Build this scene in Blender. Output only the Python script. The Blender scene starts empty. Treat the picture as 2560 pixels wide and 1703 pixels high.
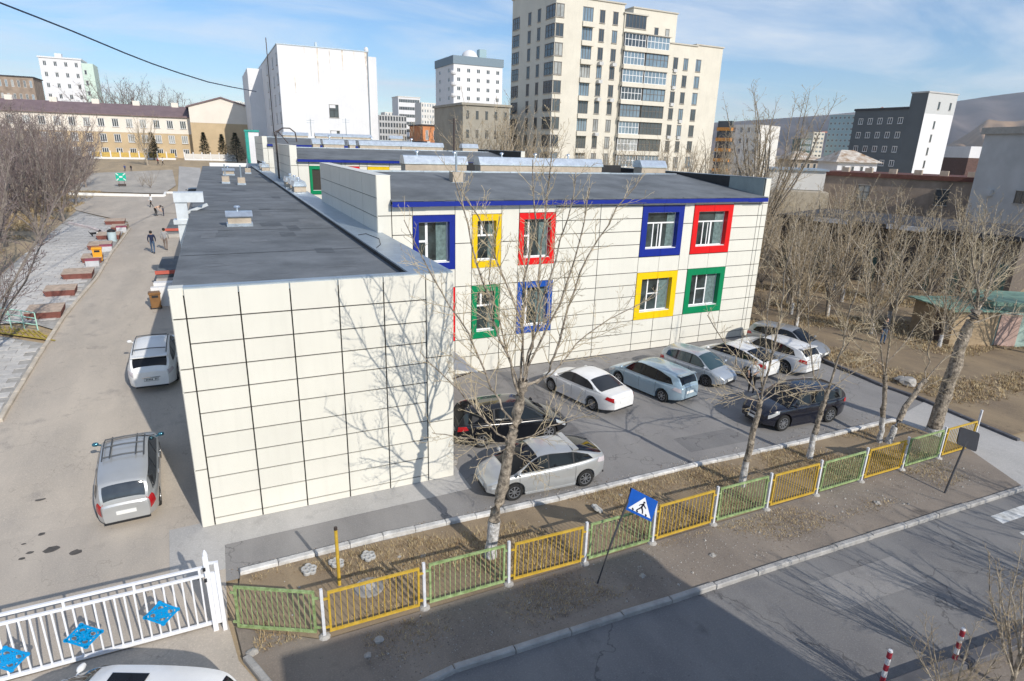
import bpy, bmesh, math, random
from mathutils import Vector, Matrix
R = math.radians
SC = bpy.context.scene
COL = SC.collection
rnd = random.Random(7)
# ------------------------------------------------------------------ camera
CAM = Vector((1.45465, -18.28899, 11.34673))
FPX, PITCH, YAW, ROLL = 1519.84, R(17.6773), R(25.7793), R(1.71655)
_fw = Vector((math.sin(YAW)*math.cos(PITCH), math.cos(YAW)*math.cos(PITCH), -math.sin(PITCH)))
_r = Vector((math.cos(YAW), -math.sin(YAW), 0)); _u = _r.cross(_fw)
_rt = _r*math.cos(ROLL)+_u*math.sin(ROLL); _up = _u*math.cos(ROLL)-_r*math.sin(ROLL)
cd = bpy.data.cameras.new('camera'); co = bpy.data.objects.new('camera', cd); COL.objects.link(co)
cd.sensor_width = 36; cd.lens = FPX/2560*36; cd.clip_start = .1; cd.clip_end = 20000
co.matrix_world = Matrix(((_rt.x,_up.x,-_fw.x,CAM.x),(_rt.y,_up.y,-_fw.y,CAM.y),(_rt.z,_up.z,-_fw.z,CAM.z),(0,0,0,1)))
SC.camera = co
# ------------------------------------------------------------------ light
SUN_EL = R(31); SDX, SDY = -0.255, 0.967            # shadows run this way on the ground
wd = bpy.data.worlds.new('World'); SC.world = wd; wd.use_nodes = True
nt = wd.node_tree; nt.nodes.clear(); N = nt.nodes.new; L = nt.links.new
out = N('ShaderNodeOutputWorld'); bg = N('ShaderNodeBackground'); sky = N('ShaderNodeTexSky')
sky.sky_type = 'NISHITA'; sky.sun_disc = False; sky.sun_elevation = SUN_EL
sky.sun_rotation = math.atan2(-SDX, -SDY); sky.altitude = 1300; sky.air_density = 1.0; sky.dust_density = .2; sky.ozone_density = 2.2
tc = N('ShaderNodeTexCoord'); sx = N('ShaderNodeSeparateXYZ'); L(tc.outputs['Generated'], sx.inputs[0])
def mth(op, a, b=None, c=None):
    n = N('ShaderNodeMath'); n.operation = op
    for i, v in enumerate((a, b, c)):
        if v is None: continue
        if isinstance(v, (int, float)): n.inputs[i].default_value = v
        else: L(v, n.inputs[i])
    return n.outputs[0]
den = mth('ADD', mth('MAXIMUM', sx.outputs[2], 0.0), .11)
cx = mth('DIVIDE', sx.outputs[0], den); cy = mth('DIVIDE', sx.outputs[1], den)
cb = N('ShaderNodeCombineXYZ'); L(mth('MULTIPLY', cx, .55), cb.inputs[0]); L(mth('MULTIPLY', cy, 1.0), cb.inputs[1])
nz = N('ShaderNodeTexNoise'); nz.inputs['Scale'].default_value = 1.15; nz.inputs['Detail'].default_value = 9; nz.inputs['Roughness'].default_value = .6; nz.inputs['Distortion'].default_value = .5
L(cb.outputs[0], nz.inputs['Vector'])
cr = N('ShaderNodeValToRGB'); cr.color_ramp.elements[0].position = .40; cr.color_ramp.elements[0].color = (.02,.02,.02,1); cr.color_ramp.elements[1].position = .74; cr.color_ramp.elements[1].color = (.78,.78,.78,1)
L(nz.outputs[0], cr.inputs[0])
mx = N('ShaderNodeMix'); mx.data_type = 'RGBA'; L(cr.outputs[0], mx.inputs[0]); hs = N('ShaderNodeHueSaturation'); hs.inputs['Saturation'].default_value = 1.22; hs.inputs['Value'].default_value = 1.2; L(sky.outputs[0], hs.inputs['Color']); L(hs.outputs[0], mx.inputs[6]); mx.inputs[7].default_value = (8.2, 8.5, 8.9, 1)
L(mx.outputs[2], bg.inputs[0]); bg.inputs[1].default_value = .125; L(bg.outputs[0], out.inputs[0])
sl = bpy.data.lights.new('sun', 'SUN'); sl.energy = 4.2; sl.angle = R(.5); sl.color = (1, .935, .835)
so = bpy.data.objects.new('sun', sl); COL.objects.link(so); so.location = (30, -60, 60)
_ld = Vector((SDX*math.cos(SUN_EL), SDY*math.cos(SUN_EL), -math.sin(SUN_EL)))
so.rotation_euler = _ld.to_track_quat('-Z', 'Y').to_euler()
SC.view_settings.view_transform = 'Standard'; SC.view_settings.look = 'None'; SC.view_settings.exposure = .0; SC.view_settings.gamma = 1; SC.view_settings.use_curve_mapping = False
# ------------------------------------------------------------------ pixels -> places
ZN = dict(a=(0,0,2.761),b=(560,60,3.0861),c=(1240,0,3.35),d=(1760,150,2.851),e=(0,400,3.1365),f=(0,750,2.6125),g=(0,1250,3.367),h=(380,640,2.24),i=(960,380,3.0156),j=(1500,400,3.485),k=(1080,800,3.136),l=(1480,750,3.466),m=(1900,600,2.8515),n=(600,1200,2.946),o=(1300,1050,3.367),p=(1900,1000,2.230),F=(0,0,1.0))
def ray(z, x, y):
    o = ZN[z]; X = x/o[2]+o[0]; Y = y/o[2]+o[1]
    return _fw+_rt*((X-1280)/FPX)-_up*((Y-851.5)/FPX)
def G(z, x, y, h=0.): d = ray(z, x, y); return CAM+d*((h-CAM.z)/d.z)
def WY(z, x, y, Y): d = ray(z, x, y); return CAM+d*((Y-CAM.y)/d.y)
def WX(z, x, y, X): d = ray(z, x, y); return CAM+d*((X-CAM.x)/d.x)
def lin(pts, v):
    if v <= pts[0][0]: return pts[0][1]
    for (a, b), (c, d) in zip(pts, pts[1:]):
        if v <= c: return b+(d-b)*(v-a)/(c-a)
    return pts[-1][1]
def sst(a, b, v):
    t = min(1, max(0, (v-a)/(b-a))); return t*t*(3-2*t)
LP = [(0,0),(2,0),(10,.85),(24,1.9),(37,2.65),(63,2.9),(100,3.6),(135,5.5),(160,6),(400,6)]
RP = [(0,0),(60,0),(140,5),(160,6),(400,6)]
def zg(x, y): w = sst(.5, 7.5, x); return lin(LP, y)*(1-w)+lin(RP, y)*w
def GT(z, x, y):
    d = ray(z, x, y); lo, hi = 5., 600.
    t = lo
    while t < hi:
        p = CAM+d*t
        if p.z < zg(p.x, p.y): break
        t += .5
    a, b = t-.5, t
    for _ in range(20):
        m = (a+b)/2; p = CAM+d*m
        if p.z < zg(p.x, p.y): b = m
        else: a = m
    return CAM+d*b
# ------------------------------------------------------------------ materials
MT = {}
def M(name, col=(.5,.5,.5), rough=.7, var=.12, scale=2.5, bump=0., bscale=40., metal=0., spec=.4, col2=None, coat=0., alpha=None, trans=0.):
    if name in MT: return MT[name]
    m = bpy.data.materials.new(name); m.use_nodes = True; t = m.node_tree; b = t.nodes['Principled BSDF']
    b.inputs['Roughness'].default_value = rough; b.inputs['Metallic'].default_value = metal; b.inputs['Specular IOR Level'].default_value = spec
    if coat: b.inputs['Coat Weight'].default_value = coat; b.inputs['Coat Roughness'].default_value = .04
    if trans: b.inputs['Transmission Weight'].default_value = trans
    c1 = tuple(min(1, c*(1-var)) for c in col)+(1,); c2 = tuple(min(1, c*(1+var)) for c in (col2 or col))+(1,)
    if var > 0 or col2:
        g = t.nodes.new('ShaderNodeNewGeometry'); n = t.nodes.new('ShaderNodeTexNoise'); n.inputs['Scale'].default_value = scale; n.inputs['Detail'].default_value = 6; n.inputs['Roughness'].default_value = .62
        t.links.new(g.outputs['Position'], n.inputs['Vector'])
        r = t.nodes.new('ShaderNodeValToRGB'); r.color_ramp.elements[0].position = .34; r.color_ramp.elements[1].position = .66
        r.color_ramp.elements[0].color = c1; r.color_ramp.elements[1].color = c2
        t.links.new(n.outputs[0], r.inputs[0]); t.links.new(r.outputs[0], b.inputs['Base Color'])
        if bump:
            n2 = t.nodes.new('ShaderNodeTexNoise'); n2.inputs['Scale'].default_value = bscale; n2.inputs['Detail'].default_value = 4
            t.links.new(g.outputs['Position'], n2.inputs['Vector'])
            bp = t.nodes.new('ShaderNodeBump'); bp.inputs['Strength'].default_value = bump; bp.inputs['Distance'].default_value = .05
            t.links.new(n2.outputs[0], bp.inputs['Height']); t.links.new(bp.outputs[0], b.inputs['Normal'])
    else: b.inputs['Base Color'].default_value = tuple(col)+(1,)
    MT[name] = m; return m
def ground_mat(name, base, dust, dark, crack=.5, patch=.35, cscale=.33):
    m = bpy.data.materials.new(name); m.use_nodes = True; t = m.node_tree; b = t.nodes['Principled BSDF']; b.inputs['Roughness'].default_value = .9; b.inputs['Specular IOR Level'].default_value = .25
    NN = t.nodes.new; LL = t.links.new
    g = NN('ShaderNodeNewGeometry')
    def noise(s, d=6, r=.6, dist=0, vec=None):
        n = NN('ShaderNodeTexNoise'); n.inputs['Scale'].default_value = s; n.inputs['Detail'].default_value = d; n.inputs['Roughness'].default_value = r; n.inputs['Distortion'].default_value = dist
        LL(vec or g.outputs['Position'], n.inputs['Vector']); return n.outputs[0]
    def ramp(v, p0, p1):
        r = NN('ShaderNodeMapRange'); r.inputs[1].default_value = p0; r.inputs[2].default_value = p1; LL(v, r.inputs[0]); return r.outputs[0]
    def mix(f, a, c):
        x = NN('ShaderNodeMix'); x.data_type = 'RGBA'; LL(f, x.inputs[0])
        for i, v in ((6, a), (7, c)):
            if isinstance(v, tuple): x.inputs[i].default_value = v+(1,)
            else: LL(v, x.inputs[i])
        return x.outputs[2]
    mp = NN('ShaderNodeMapping'); mp.inputs['Scale'].default_value = (.55, .16, .3); LL(g.outputs['Position'], mp.inputs[0])
    c = mix(ramp(noise(.45, 7, .65), .35, .7), base, dust)
    c = mix(ramp(noise(1.0, 5, .6, 0, mp.outputs[0]), .42, .75), c, tuple(v*1.18 for v in dust))
    c = mix(ramp(noise(.9, 3, .5), .62, .78), c, dark)
    sp = noise(26, 3, .7); 
    c = mix(ramp(sp, .5, .9), c, tuple(v*1.5 for v in dust))
    sp2 = noise(7, 3, .7); c = mix(ramp(sp2, .66, .8), c, tuple(v*.6 for v in dark))
    v = NN('ShaderNodeTexVoronoi'); v.feature = 'DISTANCE_TO_EDGE'; v.inputs['Scale'].default_value = cscale
    wv = NN('ShaderNodeVectorMath'); wv.operation = 'ADD'; nn = NN('ShaderNodeTexNoise'); nn.inputs['Scale'].default_value = 1.3; nn.inputs['Detail'].default_value = 5; LL(g.outputs['Position'], nn.inputs['Vector'])
    sc = NN('ShaderNodeVectorMath'); sc.operation = 'SCALE'; sc.inputs['Scale'].default_value = 1.6; LL(nn.outputs['Color'], sc.inputs[0]); LL(g.outputs['Position'], wv.inputs[0]); LL(sc.outputs[0], wv.inputs[1]); LL(wv.outputs[0], v.inputs['Vector'])
    cm = NN('ShaderNodeMapRange'); cm.inputs[1].default_value = 0; cm.inputs[2].default_value = .006; cm.inputs[3].default_value = crack; cm.inputs[4].default_value = 0; LL(v.outputs[0], cm.inputs[0])
    c = mix(cm.outputs[0], c, tuple(v*.45 for v in dark))
    LL(c, b.inputs['Base Color'])
    bp = NN('ShaderNodeBump'); bp.inputs['Strength'].default_value = .25; bp.inputs['Distance'].default_value = .02; LL(noise(45, 3, .7), bp.inputs['Height']); LL(bp.outputs[0], b.inputs['Normal'])
    MT[name] = m; return m
cream = M('cream_panel', (.70,.68,.605), .38, .03, .6, spec=.4)
def vary(m, amt=.05, streak=.10):
    t = m.node_tree; b = t.nodes['Principled BSDF']; src = b.inputs['Base Color'].links[0].from_socket
    oi = t.nodes.new('ShaderNodeObjectInfo'); mr = t.nodes.new('ShaderNodeMapRange'); mr.inputs[3].default_value = 1-amt; mr.inputs[4].default_value = 1+amt*.4; t.links.new(oi.outputs['Random'], mr.inputs[0])
    g = t.nodes.new('ShaderNodeNewGeometry'); mp = t.nodes.new('ShaderNodeMapping'); mp.inputs['Scale'].default_value = (5,5,.35); n = t.nodes.new('ShaderNodeTexNoise'); n.inputs['Scale'].default_value = 1.; n.inputs['Detail'].default_value = 7; t.links.new(g.outputs['Position'], mp.inputs[0]); t.links.new(mp.outputs[0], n.inputs['Vector'])
    m2 = t.nodes.new('ShaderNodeMapRange'); m2.inputs[1].default_value = .5; m2.inputs[2].default_value = .8; m2.inputs[3].default_value = 1; m2.inputs[4].default_value = 1-streak; t.links.new(n.outputs[0], m2.inputs[0])
    mu = t.nodes.new('ShaderNodeMath'); mu.operation = 'MULTIPLY'; t.links.new(mr.outputs[0], mu.inputs[0]); t.links.new(m2.outputs[0], mu.inputs[1])
    vm = t.nodes.new('ShaderNodeVectorMath'); vm.operation = 'SCALE'; t.links.new(src, vm.inputs[0]); t.links.new(mu.outputs[0], vm.inputs['Scale']); t.links.new(vm.outputs[0], b.inputs['Base Color'])
vary(cream, .035, .05)
joint = M('joint_dark', (.03,.028,.025), .9, .1)
seam = M('seam_brown', (.05,.043,.035), .9, .1)
blue_p = M('panel_blue', (.006,.022,.25), .3, .04); yel_p = M('panel_yellow', (.80,.53,.003), .3, .04); red_p = M('panel_red', (.70,.008,.010), .3, .04); grn_p = M('panel_green', (.0,.22,.085), .3, .04)
for _m in (blue_p, yel_p, red_p, grn_p): vary(_m, .06, .16)
white_p = M('white_pvc', (.8,.8,.8), .35, .04); glass = M('window_glass', (.012,.017,.018), .04, .3, 1.2, spec=.6, col2=(.045,.06,.06)); dglass = M('dark_glass', (.008,.009,.011), .05, 0, spec=.35)
curtain = M('curtain', (.13,.185,.18), .9, .3, 6.)
felt = M('roof_felt', (.125,.137,.148), .9, .14, .5, .35, 3., col2=(.165,.178,.19)); tin = M('sheet_tin', (.62,.68,.74), .32, .12, 3, .2, 6, metal=.85); tin2 = M('sheet_tin_dull', (.36,.42,.47), .4, .1, 2, metal=.5)
conc = M('concrete', (.42,.40,.37), .9, .18, 1.5, .3, 30); conc_l = M('concrete_light', (.60,.59,.56), .9, .15, 2, .4, 25); conc_p = M('plaster_tan', (.44,.37,.29), .9, .15, 2)
white_w = M('white_wall', (.70,.70,.715), .7, .04, .3); beige = M('beige_wall', (.66,.62,.53), .8, .05, .4); beige2 = M('beige_grey', (.50,.47,.41), .8, .06, .4)
vary(white_w, .03, .07); vary(beige, .02, .09)
steel_d = M('dark_steel', (.06,.045,.04), .6, .3, 6); steel_w = M('white_steel', (.78,.79,.82), .4, .06, 8); steel_y = M("yellow_steel", (.56,.36,.03), .5, .2, 9, col2=(.50,.33,.05)); steel_g = M('green_steel', (.225,.32,.115), .55, .25, 9, col2=(.29,.38,.18))
tyre = M('tyre', (.02,.02,.02), .85, 0); rimm = M('rim', (.45,.46,.48), .3, 0, metal=.8); chrome = M('chrome', (.7,.72,.74), .12, 0, metal=1.); blackp = M('black_plastic', (.02,.02,.022), .5, 0)
lampw = M('lamp_clear', (.65,.68,.70), .08, .1, 20, metal=.4, spec=.8); lampr = M('lamp_red', (.42,.008,.012), .12, .1, 20, spec=.7); platem = M('plate', (.75,.75,.72), .5, 0)
# ------------------------------------------------------------------ mesh helpers
class MB:
    def __init__(s): s.v = []; s.f = []; s.m = []
    def add(s, vs, fs, mi=0):
        o = len(s.v); s.v += [tuple(v) for v in vs]; s.f += [tuple(i+o for i in f) for f in fs]; s.m += [mi]*len(fs); return s
    def box(s, x0, x1, y0, y1, z0, z1, mi=0):
        return s.add([(x0,y0,z0),(x1,y0,z0),(x1,y1,z0),(x0,y1,z0),(x0,y0,z1),(x1,y0,z1),(x1,y1,z1),(x0,y1,z1)], [(3,2,1,0),(4,5,6,7),(0,1,5,4),(1,2,6,5),(2,3,7,6),(3,0,4,7)], mi)
    def bar(s, a, b, w, h=None, mi=0, up=(0,0,1)):
        a = Vector(a); b = Vector(b); d = (b-a).normalized(); u = Vector(up)
        if abs(d.dot(u)) > .98: u = Vector((0,1,0))
        x = d.cross(u).normalized(); y = x.cross(d); w /= 2; h = (h/2 if h else w)
        return s.add([a-x*w-y*h, a+x*w-y*h, a+x*w+y*h, a-x*w+y*h, b-x*w-y*h, b+x*w-y*h, b+x*w+y*h, b-x*w+y*h], [(3,2,1,0),(4,5,6,7),(0,1,5,4),(1,2,6,5),(2,3,7,6),(3,0,4,7)], mi)
    def tube(s, pts, rad, n=8, mi=0, cap=True):
        pts = [Vector(p) for p in pts]; k = len(pts); o = len(s.v)
        if not isinstance(rad, (list, tuple)): rad = [rad]*k
        for i, p in enumerate(pts):
            d = (pts[min(i+1, k-1)]-pts[max(i-1, 0)]).normalized(); u = Vector((0,0,1)) if abs(d.z) < .9 else Vector((1,0,0))
            x = d.cross(u).normalized(); y = x.cross(d)
            for j in range(n):
                a = 2*math.pi*j/n; s.v.append(tuple(p+(x*math.cos(a)+y*math.sin(a))*rad[i]))
        for i in range(k-1):
            for j in range(n): s.f.append((o+i*n+j, o+i*n+(j+1)%n, o+(i+1)*n+(j+1)%n, o+(i+1)*n+j)); s.m.append(mi)
        if cap: s.f += [tuple(o+j for j in reversed(range(n))), tuple(o+(k-1)*n+j for j in range(n))]; s.m += [mi, mi]
        return s
    def lathe(s, prof, n=16, c=(0,0,0), axis='z', mi=0):
        o = len(s.v); c = Vector(c)
        for r, z in prof:
            for j in range(n):
                a = 2*math.pi*j/n; q = (r*math.cos(a), r*math.sin(a), z)
                if axis == 'y': q = (q[0], q[2], q[1])
                s.v.append(tuple(c+Vector(q)))
        for i in range(len(prof)-1):
            for j in range(n):
                f = (o+i*n+j, o+i*n+(j+1)%n, o+(i+1)*n+(j+1)%n, o+(i+1)*n+j); s.f.append(f if axis == 'z' else f[::-1]); s.m.append(mi)
        return s
    def poly(s, pts, d, mi=0):            # extruded polygon: pts list of 3-D, d extrusion vector
        n = len(pts); d = Vector(d); o = len(s.v); s.v += [tuple(p) for p in pts]+[tuple(Vector(p)+d) for p in pts]
        s.f += [tuple(o+i for i in reversed(range(n))), tuple(o+n+i for i in range(n))]+[(o+i, o+(i+1)%n, o+n+(i+1)%n, o+n+i) for i in range(n)]; s.m += [mi]*(n+2); return s
    def mesh(s, name, mats, smooth=None):
        me = bpy.data.meshes.new(name); me.from_pydata(s.v, [], s.f)
        for m in (mats if isinstance(mats, (list, tuple)) else [mats]): me.materials.append(m)
        if any(s.m): me.polygons.foreach_set('material_index', s.m)
        if smooth is not None: me.polygons.foreach_set('use_smooth', [True]*len(me.polygons)); me.set_sharp_from_angle(angle=R(smooth))
        me.update(); return me
    def build(s, name, mats, parent=None, smooth=None, loc=None, w=False): return put(name, s.mesh(name, mats, smooth), parent, loc, w)
PL = {}
def put(name, me, parent=None, loc=None, w=False):
    o = bpy.data.objects.new(name, me); COL.objects.link(o)
    if parent is not None:
        o.parent = parent
        if w: o.location = -PL.get(parent.name, Vector())
    if loc is not None: o.location = Vector(o.location)+Vector(loc)
    return o
def tag(o, label=None, cat=None, group=None, kind=None):
    if label: o['label'] = label
    if cat: o['category'] = cat
    if group: o['group'] = group
    if kind: o['kind'] = kind
    return o
def thing(name, label, cat, loc=(0,0,0), rz=0, group=None):
    o = bpy.data.objects.new(name, None); COL.objects.link(o); o.location = loc; o.rotation_euler = (0,0,rz); o.empty_display_size = .2
    PL[o.name] = Vector(loc); return tag(o, label, cat, group)
_ub = {}
def ubox(name, x0, x1, y0, y1, z0, z1, mat, parent, w=True):   # a box piece; alike pieces share one unit mesh per material
    if mat.name not in _ub: _ub[mat.name] = MB().box(-.5,.5,-.5,.5,-.5,.5).mesh('piece_'+mat.name, mat)
    o = put(name, _ub[mat.name], parent, None, w); o.location = Vector(o.location)+Vector(((x0+x1)/2, (y0+y1)/2, (z0+z1)/2)); o.scale = (x1-x0, y1-y0, z1-z0)
    return o
def copy_tree(o, parent=None):
    c = o.copy(); COL.objects.link(c); c.parent = parent
    for ch in o.children: copy_tree(ch, c)
    return c
# ------------------------------------------------------------------ the ground
asph = ground_mat('asphalt_yard', (.385,.345,.30), (.455,.40,.335), (.31,.28,.25), .3)
asph_p = ground_mat('asphalt_parking', (.205,.198,.195), (.255,.245,.235), (.155,.15,.15), .55, cscale=.22)
asph_r = ground_mat('asphalt_road', (.155,.152,.155), (.20,.195,.19), (.115,.112,.115), .6, cscale=.16)
soil = ground_mat('soil_strip', (.19,.145,.10), (.28,.215,.14), (.115,.088,.066), 0)
soil_v = ground_mat('soil_verge', (.185,.158,.135), (.25,.212,.175), (.125,.107,.092), 0)
dirt = ground_mat('dirt_ground', (.31,.25,.175), (.40,.31,.20), (.21,.175,.14), 0)
conc_g = ground_mat('concrete_apron', (.37,.36,.345), (.42,.405,.385), (.33,.32,.305), .2)
def axis(lo, a, b, hi, st, k=1.35):
    v = [a+i*st for i in range(int((b-a)/st)+1)]; s = st; x = v[-1]
    while x < hi: s *= k; x += s; v.append(min(x, hi))
    s = st; x = a; pre = []
    while x > lo: s *= k; x -= s; pre.append(max(x, lo))
    return pre[::-1]+v
def grid_sheet(name, xs, ys, zf, mat):
    nx = len(xs); v = [(x, y, zf(x, y)) for y in ys for x in xs]
    f = [(j*nx+i, j*nx+i+1, (j+1)*nx+i+1, (j+1)*nx+i) for j in range(len(ys)-1) for i in range(nx-1)]
    m = MB(); m.add(v, f); return m.build(name, mat, smooth=60)
def struct(o): o['kind'] = 'structure'; return o
struct(grid_sheet('ground', axis(-4500,-40,48,4500,2.), axis(-700,-30,170,9000,2.), lambda x, y: zg(x, y)-.08, dirt))
def poly_sheet(name, pts, zo, mat, step=1.0, flat=None):
    bm = bmesh.new(); bm.faces.new([bm.verts.new((p[0], p[1], 0)) for p in pts])
    for ax in (0, 1):
        lo = min(p[ax] for p in pts); hi = max(p[ax] for p in pts); n = int((hi-lo)/step)
        if flat is None:
            for i in range(1, n+1):
                c = [0,0,0]; c[ax] = lo+i*step; nn = [0,0,0]; nn[ax] = 1
                bmesh.ops.bisect_plane(bm, geom=bm.verts[:]+bm.edges[:]+bm.faces[:], plane_co=c, plane_no=nn)
    for v in bm.verts: v.co.z = (zg(v.co.x, v.co.y) if flat is None else flat)+zo
    bmesh.ops.recalc_face_normals(bm, faces=bm.faces[:])
    me = bpy.data.meshes.new(name); bm.to_mesh(me); bm.free()
    if me.polygons and me.polygons[0].normal.z < 0: me.flip_normals()
    me.materials.append(mat); return struct(put(name, me))
KL = [GT('f',0,800)]+[GT('e',*a) for a in [(290,1568),(500,1240),(760,930),(850,775),(940,650),(1020,540),(1000,485)]]
kxy = [(p.x, p.y) for p in KL]
kl0 = (KL[0].x+.2, -4.4)
poly_sheet('yard_pavement', [(.6,-4.42), (.6,56.)]+[( -1.0,62.),(-4.,63.)]+kxy[::-1]+[kl0], .0, asph)
poly_sheet('parking_pavement', [(.6,-2.86),(28.2,-3.16),(31.6,-3.3),(31.9,3.7),(32.6,9.6),(7.9,9.6),(7.9,.2),(.6,.2)], .004, asph_p, flat=0.)
poly_sheet('apron_pavement', [(.6,-1.15),(8.4,-1.05),(8.4,1.),(0.5,.3),(-.9,.25),(-.75,-2.4),(.6,-2.3)], .010, conc_g, flat=0.)
poly_sheet('path_pavement', [(28.1,-3.0),(31.75,-2.2),(31.3,-7.2),(33.,-9.1),(26.9,-8.9),(28.3,-6.1)], .020, conc_g, flat=0.)
poly_sheet('planting_strip', [(.78,-4.75),(.95,-2.75),(28.2,-2.98),(28.4,-6.05),(2.65,-5.98)], .035, soil, flat=0.)
poly_sheet('verge', [(.78,-4.76),(2.65,-5.99),(28.4,-6.06),(27.0,-8.78),(14.2,-8.33),(5.2,-8.02),(3.6,-8.25),(2.6,-9.2),(1.6,-7.4),(.9,-5.8)], .03, soil_v, flat=0.)
poly_sheet('road', [(-30,-12.3),(-30,-9.6),(0,-8.2),(3.,-9.),(3.6,-8.3),(5.1,-8.05),(14.2,-8.36),(27.,-8.8),(75,-10.5),(75,-15),(18.6,-12.9),(13.7,-12.45),(0,-12.0)], -.035, asph_r, flat=0.)
poly_sheet('drive_pavement', [(-30,-9.7),(-30,-4.4),(.6,-4.4),(.8,-5.8),(1.5,-7.4),(2.5,-9.3),(0,-8.3)], -.02, asph, flat=0.)
poly_sheet('near_pavement', [(-30,-40),(-30,-12.3),(0,-12.2),(13.7,-12.62),(18.6,-13.05),(75,-15.2),(75,-40)], .06, soil_v, flat=0.)
poly_sheet('east_yard', [(32.7,9.),(32.7,4.6),(31.95,-.5),(32.1,-2.2),(31.8,-6.),(60,-7.),(66,12),(66,46),(32.7,46)], -.02, ground_mat('yard_earth', (.185,.142,.10), (.27,.205,.13), (.115,.09,.07), 0), flat=0.)
# back square and the raised paving on the left
bs = [GT('e',*a) for a in [(1000,485),(600,395),(545,345),(540,285),(1290,290),(1300,262),(1540,262)]]
poly_sheet('square_pavement', [(p.x, p.y) for p in bs]+[(.5,72),(.5,56.2),(-1.,62.2),(-4.,63.2)], .006, asph)
plz = [GT('e',*a) for a in [(0,1290),(240,1280),(440,1340),(500,1240)]]+[GT('e',*a) for a in [(850,775),(1005,500),(600,400),(240,710),(0,915)]]
plaza_poly = [(p.x, p.y) for p in plz]
pz0 = poly_sheet('plaza', plaza_poly, .03, M('paver_joint', (.36,.345,.32), .95, .2, 3))
lz = [GT('f',*a) for a in [(0,240),(300,290),(0,770)]]
plaza2_poly = [(p.x, p.y) for p in lz]+[(lz[2].x-2, lz[2].y), (lz[0].x-4, lz[0].y)]
pz1 = poly_sheet('lower_plaza', plaza2_poly, .03, MT['paver_joint'])
def inside(p, poly):
    c = False; j = len(poly)-1
    for i in range(len(poly)):
        if (poly[i][1] > p[1]) != (poly[j][1] > p[1]) and p[0] < (poly[j][0]-poly[i][0])*(p[1]-poly[i][1])/(poly[j][1]-poly[i][1])+poly[i][0]: c = not c
        j = i
    return c
pav = [M('paver_%d' % i, c, .9, .12, 5, .25, 30) for i, c in enumerate([(.52,.50,.47),(.48,.465,.445),(.56,.54,.51)])]
pvm = [MB().box(-.385,.385,-.235,.235,-.04,.0).mesh('paver', m) for m in pav]
def pave(base, poly, nmax):
    cells = []
    x0 = min(p[0] for p in poly); x1 = max(p[0] for p in poly); y0 = min(p[1] for p in poly); y1 = max(p[1] for p in poly)
    j = 0; y = y0
    while y < y1:
        x = x0+(j % 2)*.4
        while x < x1:
            if all(inside((x+dx, y+dy), poly) for dx in (-.38,.38) for dy in (-.23,.23)): cells.append((x, y))
            x += .8
        y += .5; j += 1
    cells.sort(key=lambda c: (c[0]-CAM.x)**2+(c[1]-CAM.y)**2)
    rest = MB()
    for n, (x, y) in enumerate(cells):
        z = zg(x, y)+.055+rnd.uniform(-.006,.006); dz = (zg(x, y+.3)-zg(x, y-.3))/.6
        if n < nmax:
            o = put('paver', pvm[rnd.randrange(3)], base, (x, y, z)); o.rotation_euler = (math.atan(dz)+rnd.uniform(-.01,.01), rnd.uniform(-.01,.01), rnd.uniform(-.012,.012))
        else:
            a, b = .385, .235
            rest.add([(x-a,y-b,z-dz*b),(x+a,y-b,z-dz*b),(x+a,y+b,z+dz*b),(x-a,y+b,z+dz*b)], [(0,1,2,3)], rnd.randrange(3))
    if rest.v: tag(rest.build('far_pavers', pav, base), kind='stuff')
pave(pz0, plaza_poly, 210); pave(pz1, plaza2_poly, 80)
bank = [GT('a',*q) for q in ((470,1318),(640,1195),(1190,1172),(1215,1280),(1130,1338))]
poly_sheet('gravel_bank', [(p.x,p.y) for p in bank], .02, ground_mat('gravel_grey', (.33,.305,.275), (.42,.385,.335), (.25,.232,.21), 0), 2.5)
pth = [GT('a',*q) for q in ((1235,1150),(1385,1160),(1380,1330),(1225,1332))]
poly_sheet('back_path', [(p.x,p.y) for p in pth], .03, conc_g, 3.)
# kerbs: each stone a piece
def kerb(name, pts, stone, w, h, zo, mat, terrain=False, jit=.012, pname='kerb_stone'):
    k = thing(name, None, None); struct(k)
    for a, b in zip(pts, pts[1:]):
        a = Vector((a[0], a[1])); b = Vector((b[0], b[1])); n = max(1, round((b-a).length/stone)); d = (b-a)/n; ang = math.atan2(d.y, d.x)
        for i in range(n):
            c = a+d*(i+.5); ln = d.length-.018
            me = _kerb_mesh(round(ln, 2), w, h, mat)
            z = zg(c.x, c.y) if terrain else 0.
            o = put(pname, me, k, (c.x, c.y, z+zo+rnd.uniform(-jit, jit))); o.rotation_euler = (rnd.uniform(-jit,jit), (-(zg(c.x+d.x/2, c.y+d.y/2)-zg(c.x-d.x/2, c.y-d.y/2))/d.length if terrain else 0)+rnd.uniform(-jit,jit)*.4, ang+rnd.uniform(-jit,jit))
    return k
_km = {}
def _kerb_mesh(l, w, h, mat):
    key = (l, w, h, mat.name)
    if key not in _km:
        bm = bmesh.new(); bmesh.ops.create_cube(bm, size=1)
        for v in bm.verts: v.co = Vector((v.co.x*l, v.co.y*w, v.co.z*h))
        bmesh.ops.bevel(bm, geom=[e for e in bm.edges if e.verts[0].co.z > 0 and e.verts[1].co.z > 0], offset=.025, segments=1, affect='EDGES')
        me = bpy.data.meshes.new('kerb_stone'); bm.to_mesh(me); bm.free(); me.materials.append(mat); _km[key] = me
    return _km[key]
kerbm = M('kerb_limewash', (.50,.49,.47), .9, .22, 2.2, .6, 18, col2=(.58,.57,.55)); kerbr = M('kerb_road', (.36,.35,.335), .9, .2, 2, .5, 18); kerbd = M('kerb_dark', (.10,.10,.11), .8, .2, 2)
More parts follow.
